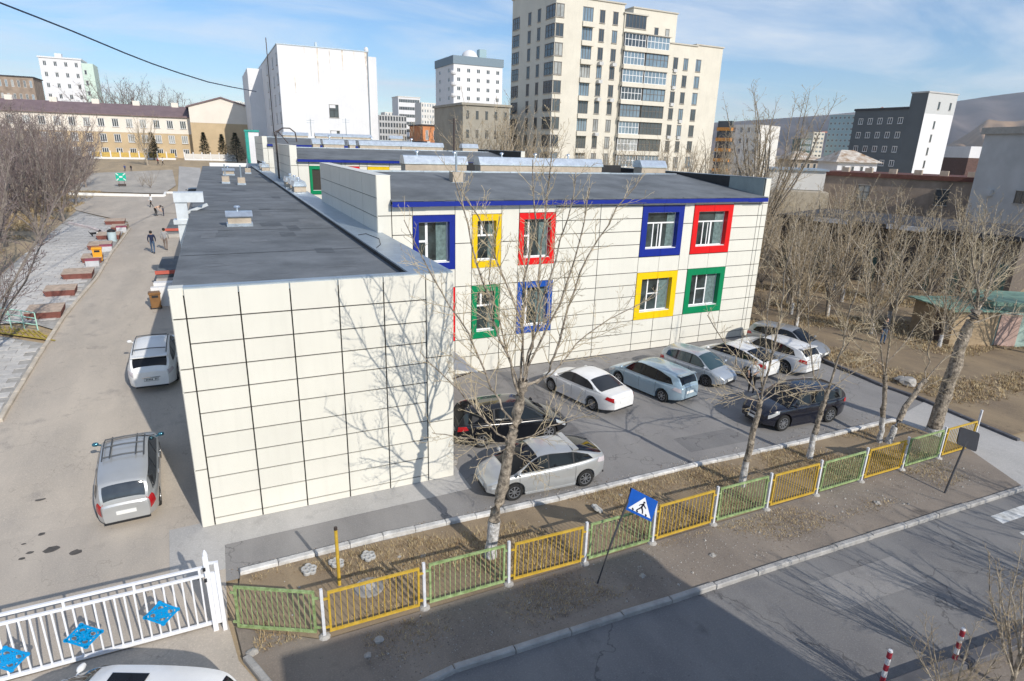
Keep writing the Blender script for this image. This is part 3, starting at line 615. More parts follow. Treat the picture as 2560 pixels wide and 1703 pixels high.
# --- white block with the blank wall
Y = 110.
Xb = lambda px, py=400: WY('b', px, py, Y).x
x0, x1, x2 = Xb(425), Xb(1118), Xb(1190); zt = WY('b',410,155,Y).z
wb = thing('white_office_block', 'large white building with blank rust streaked end wall', 'building', (x0,Y,0))
MB().box(x0,x1,Y,Y+50,0,zt).build('wall', white_w, wb, w=True); MB().box(x1,x2,Y+1.2,Y+50,0,zt-.6).build('wall', white_w, wb, w=True)
MB().box(x0-.1,x1+.1,Y-.1,Y+50,zt,zt+.18).build('coping', tin2, wb, w=True)
MB().box(x0-3.2,x0,Y+38,Y+62,0,zt-.8).build('wing', white_w, wb, w=True)
rust = M('rust_streak', (.52,.36,.20), .9, .35, 1.2, col2=(.72,.64,.55))
for px, l, w in ((545,3.2,.16),(632,1.2,.12),(730,6.2,.22),(822,4,.1),(920,3.6,.22),(1095,2.6,.25),(1010,1.5,.14),(1104,9,.12)):
    x = Xb(px); z1 = zt-(5.2 if px == 545 else .02); MB().add([(x-w/2,Y-.006,z1),(x+w/2,Y-.006,z1),(x+w*.12,Y-.006,z1-l),(x-w*.15,Y-.006,z1-l)], [(3,2,1,0)]).build('rust_streak', rust, wb, w=True)
for z in (15.75,11.0): o = win(wb, Xb(833), Y, z, 1.75, 2.3, 2, 2, 'k', g=0); MB().box(Xb(833)-.8,Xb(833)+.3,Y-.06,Y-.04,z+1.7,z+2.25).build('window_vent', white_w, wb, w=True)
MB().tube([(x1-.15,Y-.1,0),(x1-.15,Y-.1,zt)], .1, 6).build('downpipe', tin2, wb, w=True); MB().box(Xb(728)-.2,Xb(728)+.2,Y+.5,Y+1,zt,zt+1.0).build('chimney', tin2, wb, w=True); MB().lathe([(0,0),(.4,0),(.45,.5),(.3,.9),(0,1.)], 10, (x1-.2,Y+.6,zt)).build('roof_dome', white_w, wb, w=True)
for yy in (112,120,134):
    for k in range(7):
        if zt-2.8-k*3.3 > 4: win(wb, x0, yy, zt-3.3-k*3.4, 1.7, 1.9, 2, 1, 'w', 'W', g=0)
m = MB()
for d in (-.4,.4): m.bar((x0-.3,127+d,5),(x0-.3,127+d,zt+3.2),.1)
for k in range(34): m.bar((x0-.3,126.6,6+k*.6),(x0-.3,127.4,6+k*.6),.06)
m.build('wall_ladder', steel_d, wb, w=True)
# --- generic far building: a face between two picture columns
def far_b(name, label, A, B, depth, top, mat, grid=None, win_s=(.5,.5), f='w', roof=None, base=0., cap=.5, wside=0, g=None, nx=2, mat2=None, split=None, wz=(0,1), sill=False):
    d = B-A; ln = Vector((d.x, d.y)).length; rz = math.atan2(d.y, d.x)
    t = thing(name, label, 'building', (A.x, A.y, base), rz); H = top-base
    if mat2:
        MB().box(0,ln,0,depth,-3,split-base).build('wall', mat, t); MB().box(-.02,ln+.02,-.02,depth,split-base,H).build('upper_wall', mat2, t)
    else: MB().box(0,ln,0,depth,-3,H).build('wall', mat, t)
    if roof: 
        m = MB(); m.box(-.3,ln+.3,-.3,depth+.3,H,H+cap); m.build('roof', roof, t)
    if grid:
        nc, nr = grid; cw = ln/nc; rh = (H*(wz[1]-wz[0]))/nr
        for j in range(nr):
            for i in range(nc): win(t, (i+.5)*cw, 0, H*wz[0]+(j+.5)*rh-rh*win_s[1]/2, cw*win_s[0], rh*win_s[1], nx, 1, f, g=g, w_=False, sill=sill)
        for j in range(nr):
            for i in range(wside): win(t, 0, depth*(i+.5)/wside, H*wz[0]+(j+.5)*rh-rh*win_s[1]/2, min(2., depth/wside*.5), rh*win_s[1], 2, 1, f, 'W', g=0, w_=False, sill=sill)
    return t
def FY(px, Yp, py=300): return WY('F', px, py, Yp)
def FD(px, dist):
    v = ray('F', px, 380); h = Vector((v.x, v.y)).normalized(); c = Vector((_fw.x, _fw.y)).normalized(); k = dist/h.dot(c)
    return Vector((CAM.x+h.x*k, CAM.y+h.y*k, 0))
def topz(px, py, P_): v = ray('F', px, py); return CAM.z+v.z*(Vector((P_.x-CAM.x, P_.y-CAM.y)).length/Vector((v.x, v.y)).length)
def fb(name, label, pl, tl, pr, Yp=None, dl=None, dr=None, **k):
    A = FY(pl, Yp, tl) if Yp else FD(pl, dl); B = FY(pr, Yp, tl) if Yp else FD(pr, dr or dl)
    return far_b(name, label, A, B, k.pop('depth', 14), topz(pl, tl, A), k.pop('mat'), **k)
greyb = M('wall_slate_shaded', (.115,.13,.14), .8, .06, .2); teal = M('wall_teal', (.30,.42,.46), .7, .06, .2); orange = M('wall_orange', (.60,.25,.11), .9, .15, .6); olive = M('wall_olive', (.33,.305,.255), .9, .12, .4)
ochre = M('wall_ochre', (.52,.40,.25), .9, .08, .4); pinkw = M('wall_pinkish', (.74,.68,.60), .8, .04, .4); pale = M('wall_pale', (.66,.64,.60), .8, .06, .3); greyw = M('wall_grey', (.46,.46,.46), .8, .1, .4); brownw = M('wall_brown', (.30,.235,.185), .9, .25, .5); purp = M('roof_purple', (.19,.135,.14), .7, .12, .6); rustr = M('roof_rust', (.44,.26,.13), .7, .35, .7, col2=(.50,.47,.42)); darkr = M('roof_dark', (.055,.055,.06), .8, .25, .5)
# white tower with slate band and a dome
t = fb('white_tower', 'white ten storey tower with slate blue top band and roof dome', 1134, 142, 1257, 225, mat=white_w, depth=22, grid=(5,11), win_s=(.34,.42), wside=2, g=0, wz=(.02,.93), base=3)
A = PL[t.name]; w_ = (FY(1257,225,142)-FY(1134,225,142)).length; H = topz(1134,142,FY(1134,225,142))-3
MB().box(-.3,w_+.3,-.3,22.3,H-2.4,H+.6).build('top_band', M('band_slate', (.17,.23,.28), .6, .06), t); MB().lathe([(3.4,0),(3.3,.8),(2.7,2),(1.6,2.9),(0,3.3)], 20, (9,6,H+.6)).build('roof_dome', white_w, t, smooth=60); MB().box(12.5,15.5,4,7,H+.6,H+4.2).build('plant_room', teal, t)
for k in range(8): MB().lathe([(.1,0),(1.1,0),(1.3,.5),(1.3,1.3),(.1,1.3)], 12, (.2,.6,6+k*4.1)).build('corner_balcony', white_w, t)
fb('ribbon_office', 'far white office block with dark ribbon windows', 995, 242, 1050, 420, mat=white_w, depth=16, grid=(1,8), win_s=(.94,.45), g=0, nx=12, base=3, roof=pale)
fb('frame_building', 'unfinished concrete frame building with rows of empty openings', 947, 287, 1016, 300, mat=greyw, depth=20, grid=(10,7), win_s=(.62,.66), g=0, nx=1, f='d', base=3)
fb('pale_flats', 'narrow pale block of flats behind the white tower', 1053, 256, 1092, 380, mat=pale, depth=14, grid=(6,10), win_s=(.5,.5), base=3)
t = fb('orange_brick_house', 'low orange brick building with white framed windows behind bare trees', 1057, 314, 1156, 140, mat=orange, depth=12, grid=(5,3), win_s=(.34,.5), base=2, roof=darkr, cap=.3)
fb('olive_block', 'plain olive grey block in front of the apartment tower', 1157, 262, 1275, 90, mat=olive, depth=16, grid=(5,5), win_s=(.28,.45), f='d', g=0, base=2, roof=olive, cap=.4)
# yellow school with a gable at the back left
gs = thing('ochre_school', 'ochre and cream school with purple roof and a windowless gable end', 'building', (-2.75,170,0))
x0, x1, xm, ze, zrr = -2.75, 13.3, 5.1, 18.9, 21.25
MB().box(x0,x1,170,200,2,15.0).build('lower_wall', ochre, gs, w=True)
MB().poly([(x0,169.97,15.0),(x1,169.97,15.0),(x1,169.97,ze),(xm,169.97,zrr),(x0,169.97,ze)], (0,30,0)).build('gable_wall', pinkw, gs, w=True)
m = MB(); m.poly([(x0-.7,169.6,ze-.25),(xm,169.6,zrr+.05),(xm,169.6,zrr+.4),(x0-.7,169.6,ze+.1)], (0,31,0)); m.poly([(xm,169.6,zrr+.05),(x1+.7,169.6,ze-.25),(x1+.7,169.6,ze+.1),(xm,169.6,zrr+.4)], (0,31,0)); m.build('roof', purp, gs, w=True)
MB().box(-75,x0-.02,173,187,2,16.2).build('wall', ochre, gs, w=True); MB().box(-75,x0-.03,172.96,187,12.0,16.2).build('upper_wall', pinkw, gs, w=True)
m = MB(); m.add([(-76,172.4,16.1),(x0-.1,172.4,16.1),(x0-.1,180,18.9),(-76,180,18.9),(-76,188,16.1),(x0-.1,188,16.1),(-76,172.4,16.35),(x0-.1,172.4,16.35),(x0-.1,180,19.1),(-76,180,19.1)], [(6,7,8,9),(0,1,7,6),(9,8,5,4),(0,4,5,1)]); m.build('roof', purp, gs, w=True)
for i in range(19):
    x = -4.6-i*3.05
    for z in (13.3,9.6,6.2): win(gs, x, 172.95, z, 1.45, 1.95, 3, 1, 'w', g=rnd.choice((0,0,2)))
for i in range(6): MB().box(-7-i*9,-5.4-i*9,179.3,180.8,18.7,20.0).build('chimney', pinkw, gs, w=True)
t = fb('white_highrise', 'tall white block with mint green corner behind the purple roof', 95, 143, 200, 270, mat=white_w, depth=12, grid=(4,9), win_s=(.32,.42), g=0, base=4, roof=white_w)
w_ = (FY(200,270,143)-FY(95,270,143)).length; H = topz(95,143,FY(95,270,143))-4
MB().box(w_+.02,w_+3.6,-.6,11,0,H-1).build('mint_wing', M('wall_mint', (.56,.68,.60), .8, .05), t)
for k in range(8): win(t, w_+1.0, -.6, 3+k*3.6, .8, 1.5, 1, 1, 'w', g=0, w_=False)
MB().box(4.5,6.5,3,6,H,H+2).build('plant_room', white_w, t)
fb('brown_flats', 'old brown block of flats at the far west edge', -60, 186, 80, 230, mat=brownw, depth=12, grid=(9,6), win_s=(.4,.5), base=4, roof=darkr, cap=.3)
for pl, tl, pr, d, lb in ((577,252,604,700,'white far off apartment slab with stepped top'),(606,256,640,640,'small white far off apartment block beside the slab'),(962,280,1000,520,'grey far off block of flats behind the concrete frame'),(1745,335,1775,520,'cream far off block beside the tall bare tree')):
    fb('distant_flats', lb, pl, tl, pr, d, mat=pale, depth=14, grid=(5,9), win_s=(.5,.5), base=4)
# kiosk-like stair tower past the end of the long roof
A = FY(612,98,330); B = FY(646,98,330)
kt = thing('stair_kiosk', 'narrow white and teal cabin at the end of the long roof', 'kiosk', (A.x,98,3)); w_ = B.x-A.x; H = topz(612,330,A)-3
MB().box(.5,w_,0,2,-1,H).build('wall', white_w, kt); MB().box(0,.5,-.05,2.05,-1,H+.05).build('side_wall', M('teal_sheet', (.02,.30,.25), .5, .1), kt); MB().box(-.1,w_+.1,-.15,2.2,H+.05,H+.35).build('roof', MT['teal_sheet'], kt)
# grey building with the white stair tower, east
Y = 70.
xs0 = WY('d',1590,300,Y).x; xs1 = WY('d',1800,300,Y).x
gb = thing('grey_office', 'grey office building with shade darkened west side and a tall white stair tower end', 'building', (xs0,Y,0))
zT = WY('d',1605,232,Y).z; zW = WY('d',1575,380,Y).z; yB = WX('d',1080,365,xs0).y
MB().box(xs0,xs1,Y,Y+3.6,0,zW).build('white_wall', white_w, gb, w=True); MB().box(xs0-.02,xs1+.02,Y-.02,Y+3.62,zW,zT).build('tower_top', M('wall_lightgrey', (.50,.51,.51), .8, .05), gb, w=True); MB().box(xs0-.2,xs1+.2,Y-.2,Y+3.8,zT,zT+.3).build('coping', greyw, gb, w=True)
zM = WX('d',1080,366,xs0).z
MB().box(xs0-.04,xs0-.005,Y+.01,Y+3.6,0,zT).build('shaded_west_side', greyb, gb, w=True)  # thin slate sheet: the tower's west side shade put into colour
MB().box(xs0-.02,xs1,Y+3.62,yB,0,zM).build('wall', greyb, gb, w=True); MB().box(xs0-.2,xs1,Y+3.62,yB+.2,zM,zM+.5).build('roof', darkr, gb, w=True)  # slate tone also carries the shade of the west face
for k in range(5): win(gb, WY('d',1640-k*24,430+k*95,Y).x+.3, Y, zW-3.0-k*2.75, .55, 1.5, 1, 1, 'k', g=0)
for px in (1675,1757): win(gb, WY('d',px,320,Y).x, Y-.02, zT-3.2, .6, 1.5, 1, 1, 'k', g=0)
for j in range(5):
    for i in range(5): win(gb, xs0-.02, Y+5+i*2.4, zM-3.0-j*3.05, 1.1, 1.3, 2, 1, 'w', 'W', g=0)
# other eastern buildings
fb('teal_office', 'pale teal office block with a regular grid of square windows', 2060, 288, 2134, None, 430, 415, mat=teal, depth=20, grid=(7,10), win_s=(.5,.42), g=0, base=2, roof=white_w, cap=.4)
fb('cream_tower', 'slim cream tower with stacked balconies beside the teal block', 2027, 330, 2054, None, 420, mat=beige, depth=12, grid=(3,9), win_s=(.6,.4), f='d', base=2)
fb('green_glass_block', 'low dark green glazed block below the hills', 1998, 346, 2024, None, 400, mat=M('wall_green_dark', (.05,.10,.09), .5, .2), depth=12, grid=(6,5), win_s=(.7,.6), g=1, base=2)
t = fb('orange_balcony_flats', 'pale flats with orange balcony fronts beside the apartment tower', 1786, 312, 1892, None, 205, 195, mat=pale, depth=14, grid=(6,6), win_s=(.36,.5), g=0, base=1)
H = topz(1786,312,FD(1786,205))-1
for k in range(6): MB().box(.5,5.4,-1.3,-.02,1.5+k*3.1,2.5+k*3.1).build('orange_balcony', M('balcony_orange', (.62,.27,.06), .8, .15), t); MB().box(.6,5.3,-1.0,-.03,2.5+k*3.1,4.4+k*3.1).build('recess_shade_block', gl[0], t)  # solid dark block: shade of the balcony recess put into its colour
fb('white_annex', 'white and lilac two storey annex behind the brown building', 2356, 368, 2436, None, 165, mat=M('wall_lilac', (.58,.58,.66), .8, .05), depth=12, grid=(3,4), win_s=(.3,.45), g=0, base=0)
t = fb('maroon_shop', 'maroon fronted shop with white fascia next to the annex', 2425, 366, 2488, None, 150, mat=M('wall_maroon', (.11,.06,.05), .7, .2), depth=12, base=0, mat2=white_w, split=11.9)
t = fb('grey_workshop', 'plain grey rendered building with small air conditioner', 2452, 336, 2620, None, 72, 64, mat=greyw, depth=14, base=0, roof=M('roof_ash', (.36,.34,.31), .8, .1), cap=.7)
H = topz(2452,336,FD(2452,72))
MB().box(2.2,3.0,-.4,-.02,H-6.5,H-5.8).build('air_conditioner', greyw, t); win(t, 6.5, 0, H-7, 1.5, 1.3, 2, 1, 'd', g=0, w_=False); win(t, 7, 0, H-1.5, 2.5, .9, 3, 1, 'd', g=0, w_=False)
t = fb('brown_low_building', 'long brown rendered building with a rusty roof edge', 2066, 438, 2470, None, 92, 80, mat=brownw, depth=12, base=0, roof=M('roof_edge_rust', (.13,.05,.035), .8, .2), cap=.55)
for u, g_ in ((5,2),(13,0),(17,0),(19.5,0),(23,0)): win(t, u*1.15, 0, 5.6, 1.5, 2.0, 2, 2, 'd', g=g_, w_=False)
for i in range(9): MB().box(2+i*3.0,2.9+i*3.0,2,3,8.6,9.9).build('chimney', conc_p, t)
t = fb('pale_shed', 'pale rendered shed with a wide opening and tin roof', 1932, 424, 2075, None, 84, 82, mat=pale, depth=9, base=0, roof=tin2, cap=.2); win(t, 4.8, 0, 5.2, 3.2, 1.8, 3, 1, 'd', g=0, w_=False)
fb('tan_outbuilding', 'low tan outbuilding in front of the pale shed', 1958, 478, 2092, None, 78, 76, mat=M('wall_tan', (.46,.39,.29), .9, .12), depth=4, base=0)
# house with rusty hip roof
for (pl, pr, tl, dl, dp, lb, ov) in ((2100,2200,404,135,9,'white walled house with rusty hipped tin roof',1.),(1985,2052,398,150,8,'smaller house with a rust brown hipped roof',.8)):
    A = FD(pl, dl); B = FD(pr, dl); t = thing('hip_roof_house', lb, 'house', (A.x, A.y, 0), math.atan2(B.y-A.y, B.x-A.x)); ln = (B-A).length; H = topz(pl, tl, A)
    MB().box(0,ln,0,dp,-1,H).build('wall', white_w if dl < 140 else conc_p, t)
    rh = 2.4*ov; m = MB(); e = .9; m.add([(-e,-e,H-.1),(ln+e,-e,H-.1),(ln+e,dp+e,H-.1),(-e,dp+e,H-.1),(ln*.30,dp/2,H+rh),(ln*.62,dp/2,H+rh)], [(0,1,5,4),(1,2,5),(2,3,4,5),(3,0,4),(3,2,1,0)]); m.build('roof', rustr, t)
    for k in range(4): win(t, ln*(.16+.23*k), 0, H-2.7, .7, 1.8, 1, 1, 'w', g=0, w_=False)
# garages under the trees and the small kiosks in the east yard
A = FD(1985,64); B = FD(2620,50); t = thing('garage_row', 'row of low dark roofed garages behind the bare trees', 'garage', (A.x, A.y, 0), math.atan2(B.y-A.y, B.x-A.x)); ln = (B-A).length
MB().box(0,ln,0,12,-.5,5.3).build('wall', M('garage_wall', (.13,.105,.085), .9, .25), t); MB().box(-.4,ln+.4,-.7,12.4,5.3,5.52).build('roof', darkr, t)
for i in range(12): MB().box(i*ln/12+.4,(i+1)*ln/12-.4,-.06,-.005,0,3.2).build('garage_door', M('door_teal', (.05,.11,.10), .7, .2) if i % 3 != 1 else darkr, t)
for i in range(6): MB().box(i*ln/6,(i+1)*ln/6-.1,-.85,-.72,5.2,5.6).build('fascia_board', white_w if i in (1,3) else darkr, t)
A = G('m',1060,640); B = G('m',1340,755); t = thing('yard_shed', 'tan shed with faded green tin roof beside the leaning trees', 'shed', (A.x, A.y, 0), math.atan2(B.y-A.y, B.x-A.x)); ln = (B-A).length
MB().box(0,ln,0,3,-.2,2.3).build('wall', M('shed_tan', (.36,.27,.17), .9, .2), t)
grr = M('roof_green', (.17,.28,.225), .8, .2, 1.5); m = MB()
for i in range(12): m.box(-.3+i*(ln+.6)/12,-.3+(i+1)*(ln+.6)/12-.02,-.4,3.4,2.3,2.36+.02*(i % 2))
m.build('roof', grr, t); MB().box(ln*.6,ln*.8,-.05,-.005,0,1.9).build('door', steel_d, t)
A = G('m',1600,745); t = thing('mint_kiosk', 'mint green corner kiosk with pink door at the east edge', 'kiosk', (A.x, A.y, 0), R(-35))
MB().box(0,3.4,0,3,-.2,2.7).build('wall', M('wall_mint2', (.36,.48,.43), .7, .15), t); MB().box(.5,1.7,-.06,-.005,0,2.1).build('door', M('door_pink', (.48,.34,.29), .8, .15), t); MB().box(-.4,3.8,-.5,3.4,2.7,2.95).build('roof', grr, t); MB().box(2.2,3.1,-.06,-.005,.9,2.).build('window', glass, t)
# crane
A = FD(2184,900); m = thing('tower_crane', 'thin red tower crane far beyond the grey office', 'crane', (A.x,A.y,0)); zt = topz(2184,268,A); d = Vector((_rt.x,_rt.y,0)).normalized()
MB().bar((0,0,0),(0,0,zt-10),2.2).build('mast', M('crane_red', (.42,.17,.12), .6, .1), m); MB().bar((0,0,zt-30),(0,0,zt),1.6).build('tower_head', MT['crane_red'], m)
MB().bar(tuple(d*-78+Vector((0,0,zt-35))),tuple(d*62+Vector((0,0,zt-30))),1.8).build('jib', MT['crane_red'], m); MB().bar((0,0,zt),tuple(d*-60+Vector((0,0,zt-34))),.5).build('tie_rod', MT['crane_red'], m); MB().box(20,27,-2,2,zt-36,zt-31).build('counterweight', greyw, m)
# the building the photograph is taken beside: it shades the near road
nb = thing('near_building', 'pale three storey building across the road behind the viewer', 'building', (5.6,-36,0))
MB().box(5.6,15.4,-36,-20.6,0,8.6).build('wall', pale, nb, w=True); MB().box(5.45,15.55,-36.1,-20.45,8.6,8.95).build('roof', darkr, nb, w=True)
for x in (7.,9.3,11.6,13.9):
    for z in (.9,3.7,6.4):
        o = win(nb, x, -20.6, z, 1.3, 1.5, 2, 1, 'w'); o.rotation_euler = (0,0,math.pi)
# ------------------------------------------------------------------ cars
def smooth_lin(pts, x):                       # monotone cubic-ish interpolation
    if x <= pts[0][0]: return pts[0][1]
    if x >= pts[-1][0]: return pts[-1][1]
    n = len(pts)
    for i in range(n-1):
        if x <= pts[i+1][0]:
            x0, y0 = pts[i]; x1, y1 = pts[i+1]; h = x1-x0; t = (x-x0)/h; d = (y1-y0)/h
            dl = (y0-pts[i-1][1])/(x0-pts[i-1][0]) if i else d; dr = (pts[i+2][1]-y1)/(pts[i+2][0]-x1) if i+2 < n else d
            m0 = 0 if dl*d <= 0 else 2*dl*d/(dl+d); m1 = 0 if dr*d <= 0 else 2*dr*d/(dr+d)
            return (2*t**3-3*t**2+1)*y0+(t**3-2*t**2+t)*h*m0+(-2*t**3+3*t**2)*y1+(t**3-t**2)*h*m1
class Car:
    def __init__(s, L, W, wb, r, top, roof, xw=(.0,.0), xr=(.0,.0), fo=None, tum=.22, side=None, belt=None, gh=None):
        s.L, s.W, s.wb, s.r, s.top, s.roof = L, W, wb, r, top, roof
        s.xw, s.xr = xw, xr                    # windscreen base/top x, rear screen base/top x
        s.xf = (fo if fo is not None else L/2-.9); s.xb = s.xf-wb
        s.tum = tum; s.side = side; s.cache = {}
    def hw(s, x):
        e = abs(x)/(s.L/2); return s.W/2*(1-.30*max(0, e-.0)**7-.02*e*e)
    def zt(s, x): return smooth_lin(s.top, x)
    def zb(s, x): e = abs(x)/(s.L/2); return .19+.16*max(0, e-.72)/.28
    def zr(s, x): return smooth_lin(s.roof, x)
    def gy(s, x, z):                           # half width of the cabin side at height z
        zb = s.zt(x); return s.hw(x)*.955*(1-s.tum*(z-zb)/.55)-.01
    def sect(s, x):
        w, t, b = s.hw(x), s.zt(x), s.zb(x); h = t-b
        return [(w*.90,b),(w*.965,b+.05*h),(w*.985,b+.18*h),(w*.985,b+.3*h),(w*1.0,b+.42*h),(w*1.0,b+.62*h),(w*.988,b+.8*h),(w*.965,b+.91*h),(w*.925,b+.965*h),(w*.84,t-.004*1),(w*.6,t+.014),(w*.3,t+.022),(0,t+.025)]
    def top_z(s, x, y):                        # bonnet / boot surface
        t = s.zt(x); w = s.hw(x); e = abs(y)/w; return t+.025-.03*min(1, e/.84)**2 if e < .84 else t-.005-(e-.84)*.6
    def side_y(s, x, z):
        p = s.sect(x)[:10]
        for (y0, z0), (y1, z1) in zip(p, p[1:]):
            if z0 <= z <= z1: return y0+(y1-y0)*(z-z0)/max(1e-6, z1-z0)
        return p[0][0] if z < p[0][1] else p[-1][0]
    def roof_pt(s, x, y):
        zr = s.zr(x); e = .085; yt = max(.05, s.gy(x, max(s.zt(x), zr-e))); k = min(1, abs(y)/yt); return zr-min(e, max(0, zr-s.zt(x)))*k**3.2
    def body(s):
        if 'b' in s.cache: return s.cache['b']
        m = MB(); n = 46; xs = [-s.L/2*math.cos(math.pi*i/n)*.5+(-s.L/2+s.L*i/n)*.5 for i in range(n+1)]
        rings = []
        for x in xs:
            p = s.sect(x); ring = [(x, y, z) for y, z in p]+[(x, -y, z) for y, z in reversed(p[:-1])]; rings.append(ring)
        k = len(rings[0]); o = 0
        for rg in rings: m.v += rg
        for i in range(n):
            for j in range(k): a = i*k+j; b = i*k+(j+1) % k; m.f.append((a, b, b+k, a+k)); m.m.append(2 if j == k-1 else 0)
        m.f.append(tuple(range(k))); m.m.append(0); m.f.append(tuple(n*k+j for j in reversed(range(k)))); m.m.append(0)
        me = m.mesh('car_body', [blackp, blackp, blackp]); 
        bm = bmesh.new(); bm.from_mesh(me); bmesh.ops.recalc_face_normals(bm, faces=bm.faces[:]); bm.to_mesh(me); bm.free()
        ob = bpy.data.objects.new('tmp', me); COL.objects.link(ob)
        cut = MB()
        for x in (s.xf, s.xb):
            for sg in (-1, 1): cut.lathe([(0,-.17),(s.r+.065,-.17),(s.r+.065,.4),(0,.4)], 28, (x, sg*(s.W/2-.08) if sg > 0 else sg*(s.W/2-.08)-.23, s.r+.01), 'y', 1)
        cm = cut.mesh('tmpcut', [blackp, blackp, blackp]); bm = bmesh.new(); bm.from_mesh(cm); bmesh.ops.remove_doubles(bm, verts=bm.verts[:], dist=1e-5); bmesh.ops.recalc_face_normals(bm, faces=bm.faces[:]); bm.to_mesh(cm); bm.free()
        c = bpy.data.objects.new('tmpc', cm); COL.objects.link(c)
        md = ob.modifiers.new('b', 'BOOLEAN'); md.operation = 'DIFFERENCE'; md.object = c; md.solver = 'EXACT'
        dg = bpy.context.evaluated_depsgraph_get(); r = bpy.data.meshes.new_from_object(ob.evaluated_get(dg))
        bpy.data.objects.remove(ob); bpy.data.objects.remove(c)
        r.polygons.foreach_set('use_smooth', [True]*len(r.polygons)); r.set_sharp_from_angle(angle=R(38)); s.cache['b'] = r; r.name = 'car_body'; return r
    def cabin(s):
        if 'c' in s.cache: return s.cache['c']
        m = MB(); x0, x1 = s.roof[0][0], s.roof[-1][0]; n = 40; k = 0
        for i in range(n+1):
            x = x0+(x1-x0)*i/n; zt = s.zt(x)-.02; zr = max(s.zr(x), zt+.015); e = min(.085, zr-zt)
            ring = []
            for q in range(6): z = zt+(zr-e-zt)*q/5; ring.append((s.gy(x, z), z))
            yt = ring[-1][0]
            for q in range(1, 8): y = yt*(1-q/7); kk = y/yt; ring.append((y, zr-e*kk**3.2))
            ring = [(x, y, z) for y, z in ring]; ring = ring+[(x, -p[1], p[2]) for p in reversed(ring[:-1])]; k = len(ring); m.v += ring
        for i in range(n):
            for j in range(k-1): a = i*k+j; m.f.append((a, a+1, a+1+k, a+k)); m.m.append(0)
        m.f.append(tuple(range(k))); m.m.append(0); m.f.append(tuple(n*k+j for j in reversed(range(k)))); m.m.append(0)
        me = m.mesh('cabin', [blackp]); bm = bmesh.new(); bm.from_mesh(me); bmesh.ops.recalc_face_normals(bm, faces=bm.faces[:]); bm.to_mesh(me); bm.free()
        me.polygons.foreach_set('use_smooth', [True]*len(me.polygons)); me.set_sharp_from_angle(angle=R(40)); s.cache['c'] = me; return me
    def screen(s, xa, xb, k=.9, off=.006, drop=.0):
        m = MB(); nx, ny = 10, 12
        for i in range(nx+1):
            t = i/nx; x = xa+(xb-xa)*t; yt = s.gy(x, max(s.zt(x), s.zr(x)-.085))*(k+.02*math.sin(math.pi*t))
            for j in range(ny+1): y = yt*(2*j/ny-1); m.v.append((x+(off if xa > xb else -off)*.7, y, s.roof_pt(x, y)+off))
        for i in range(nx):
            for j in range(ny): a = i*(ny+1)+j; m.f.append((a, a+1, a+ny+2, a+ny+1)); m.m.append(0)
        return m
    def sidewin(s, poly, sg, off=.006):
        m = MB(); pts = [(x, sg*(s.gy(x, z)+off), z) for x, z in poly]; c = tuple(sum(p[i] for p in pts)/len(pts) for i in range(3)); cx = sum(p[0] for p in poly)/len(poly); cz = sum(p[1] for p in poly)/len(poly)
        m.v = [(cx, sg*(s.gy(cx, cz)+off), cz)]+pts; n = len(pts)
        m.f = [(0, i+1, (i+1) % n+1) if sg < 0 else (0, (i+1) % n+1, i+1) for i in range(n)]; m.m = [0]*n; return m
    def sidepatch(s, poly, sg, off=.006, n=4):
        # four-cornered patch on the lower body side, given as (x,z) corners
        m = MB(); a, b, c, d = poly
        for i in range(n+1):
            for j in range(n+1):
                u, v = i/n, j/n; x = (a[0]*(1-u)+b[0]*u)*(1-v)+(d[0]*(1-u)+c[0]*u)*v; z = (a[1]*(1-u)+b[1]*u)*(1-v)+(d[1]*(1-u)+c[1]*u)*v
                m.v.append((x+(off*.8 if x > 0 else -off*.8), sg*(s.side_y(x, z)+off), z))
        for i in range(n):
            for j in range(n): q = i*(n+1)+j; m.f.append((q, q+1, q+n+2, q+n+1)); m.m.append(0)
        return m
def refine(poly, n=4):
    out = []
    for i, (a, b) in enumerate(zip(poly, poly[1:]+poly[:1])):
        out += [(a[0]+(b[0]-a[0])*k/n, a[1]+(b[1]-a[1])*k/n) for k in range(n)]
    return out
_wh = {}
def wheel_mesh(r, w, sp, dark):
    key = (r, w, sp, dark)
    if key not in _wh:
        a = MB(); a.lathe([(r*.62,-w/2),(r*.93,-w/2),(r,-w*.34),(r,w*.34),(r*.93,w/2),(r*.70,w/2),(r*.64,w*.40),(r*.62,-w/2)], 28, (0,0,0), 'y')
        b = MB(); b.lathe([(r*.66,w*.44),(r*.62,w*.30),(r*.55,w*.26),(r*.5,-w*.2),(0,-w*.2)], 24, (0,0,0), 'y', 1); b.lathe([(0,w*.44),(r*.13,w*.42),(r*.14,w*.2)], 12, (0,0,0), 'y'); b.lathe([(r*.665,w*.45),(r*.60,w*.43),(r*.585,w*.2)], 24, (0,0,0), 'y')
        for k in range(sp):
            t = 2*math.pi*k/sp; c, s_ = math.cos(t), math.sin(t); b.bar((c*r*.08,w*.37,s_*r*.08),(c*r*.62,w*.40,s_*r*.62),r*.11,r*.07,0,up=(0,1,0))
        _wh[key] = (a.mesh('tyre', tyre, 40), b.mesh('rim', [rimm if not dark else M('rim_dark', (.16,.16,.17), .35, 0, metal=.6), blackp], 35))
    return _wh[key]
def paint(name, col, met=.0, rough=.3): return M('paint_'+name, col, rough, .05, 1.2, metal=met, spec=.5, coat=.6)
def recolor(me, mats):
    me = me.copy(); me.materials.clear()
    for m in mats: me.materials.append(m)
    return me
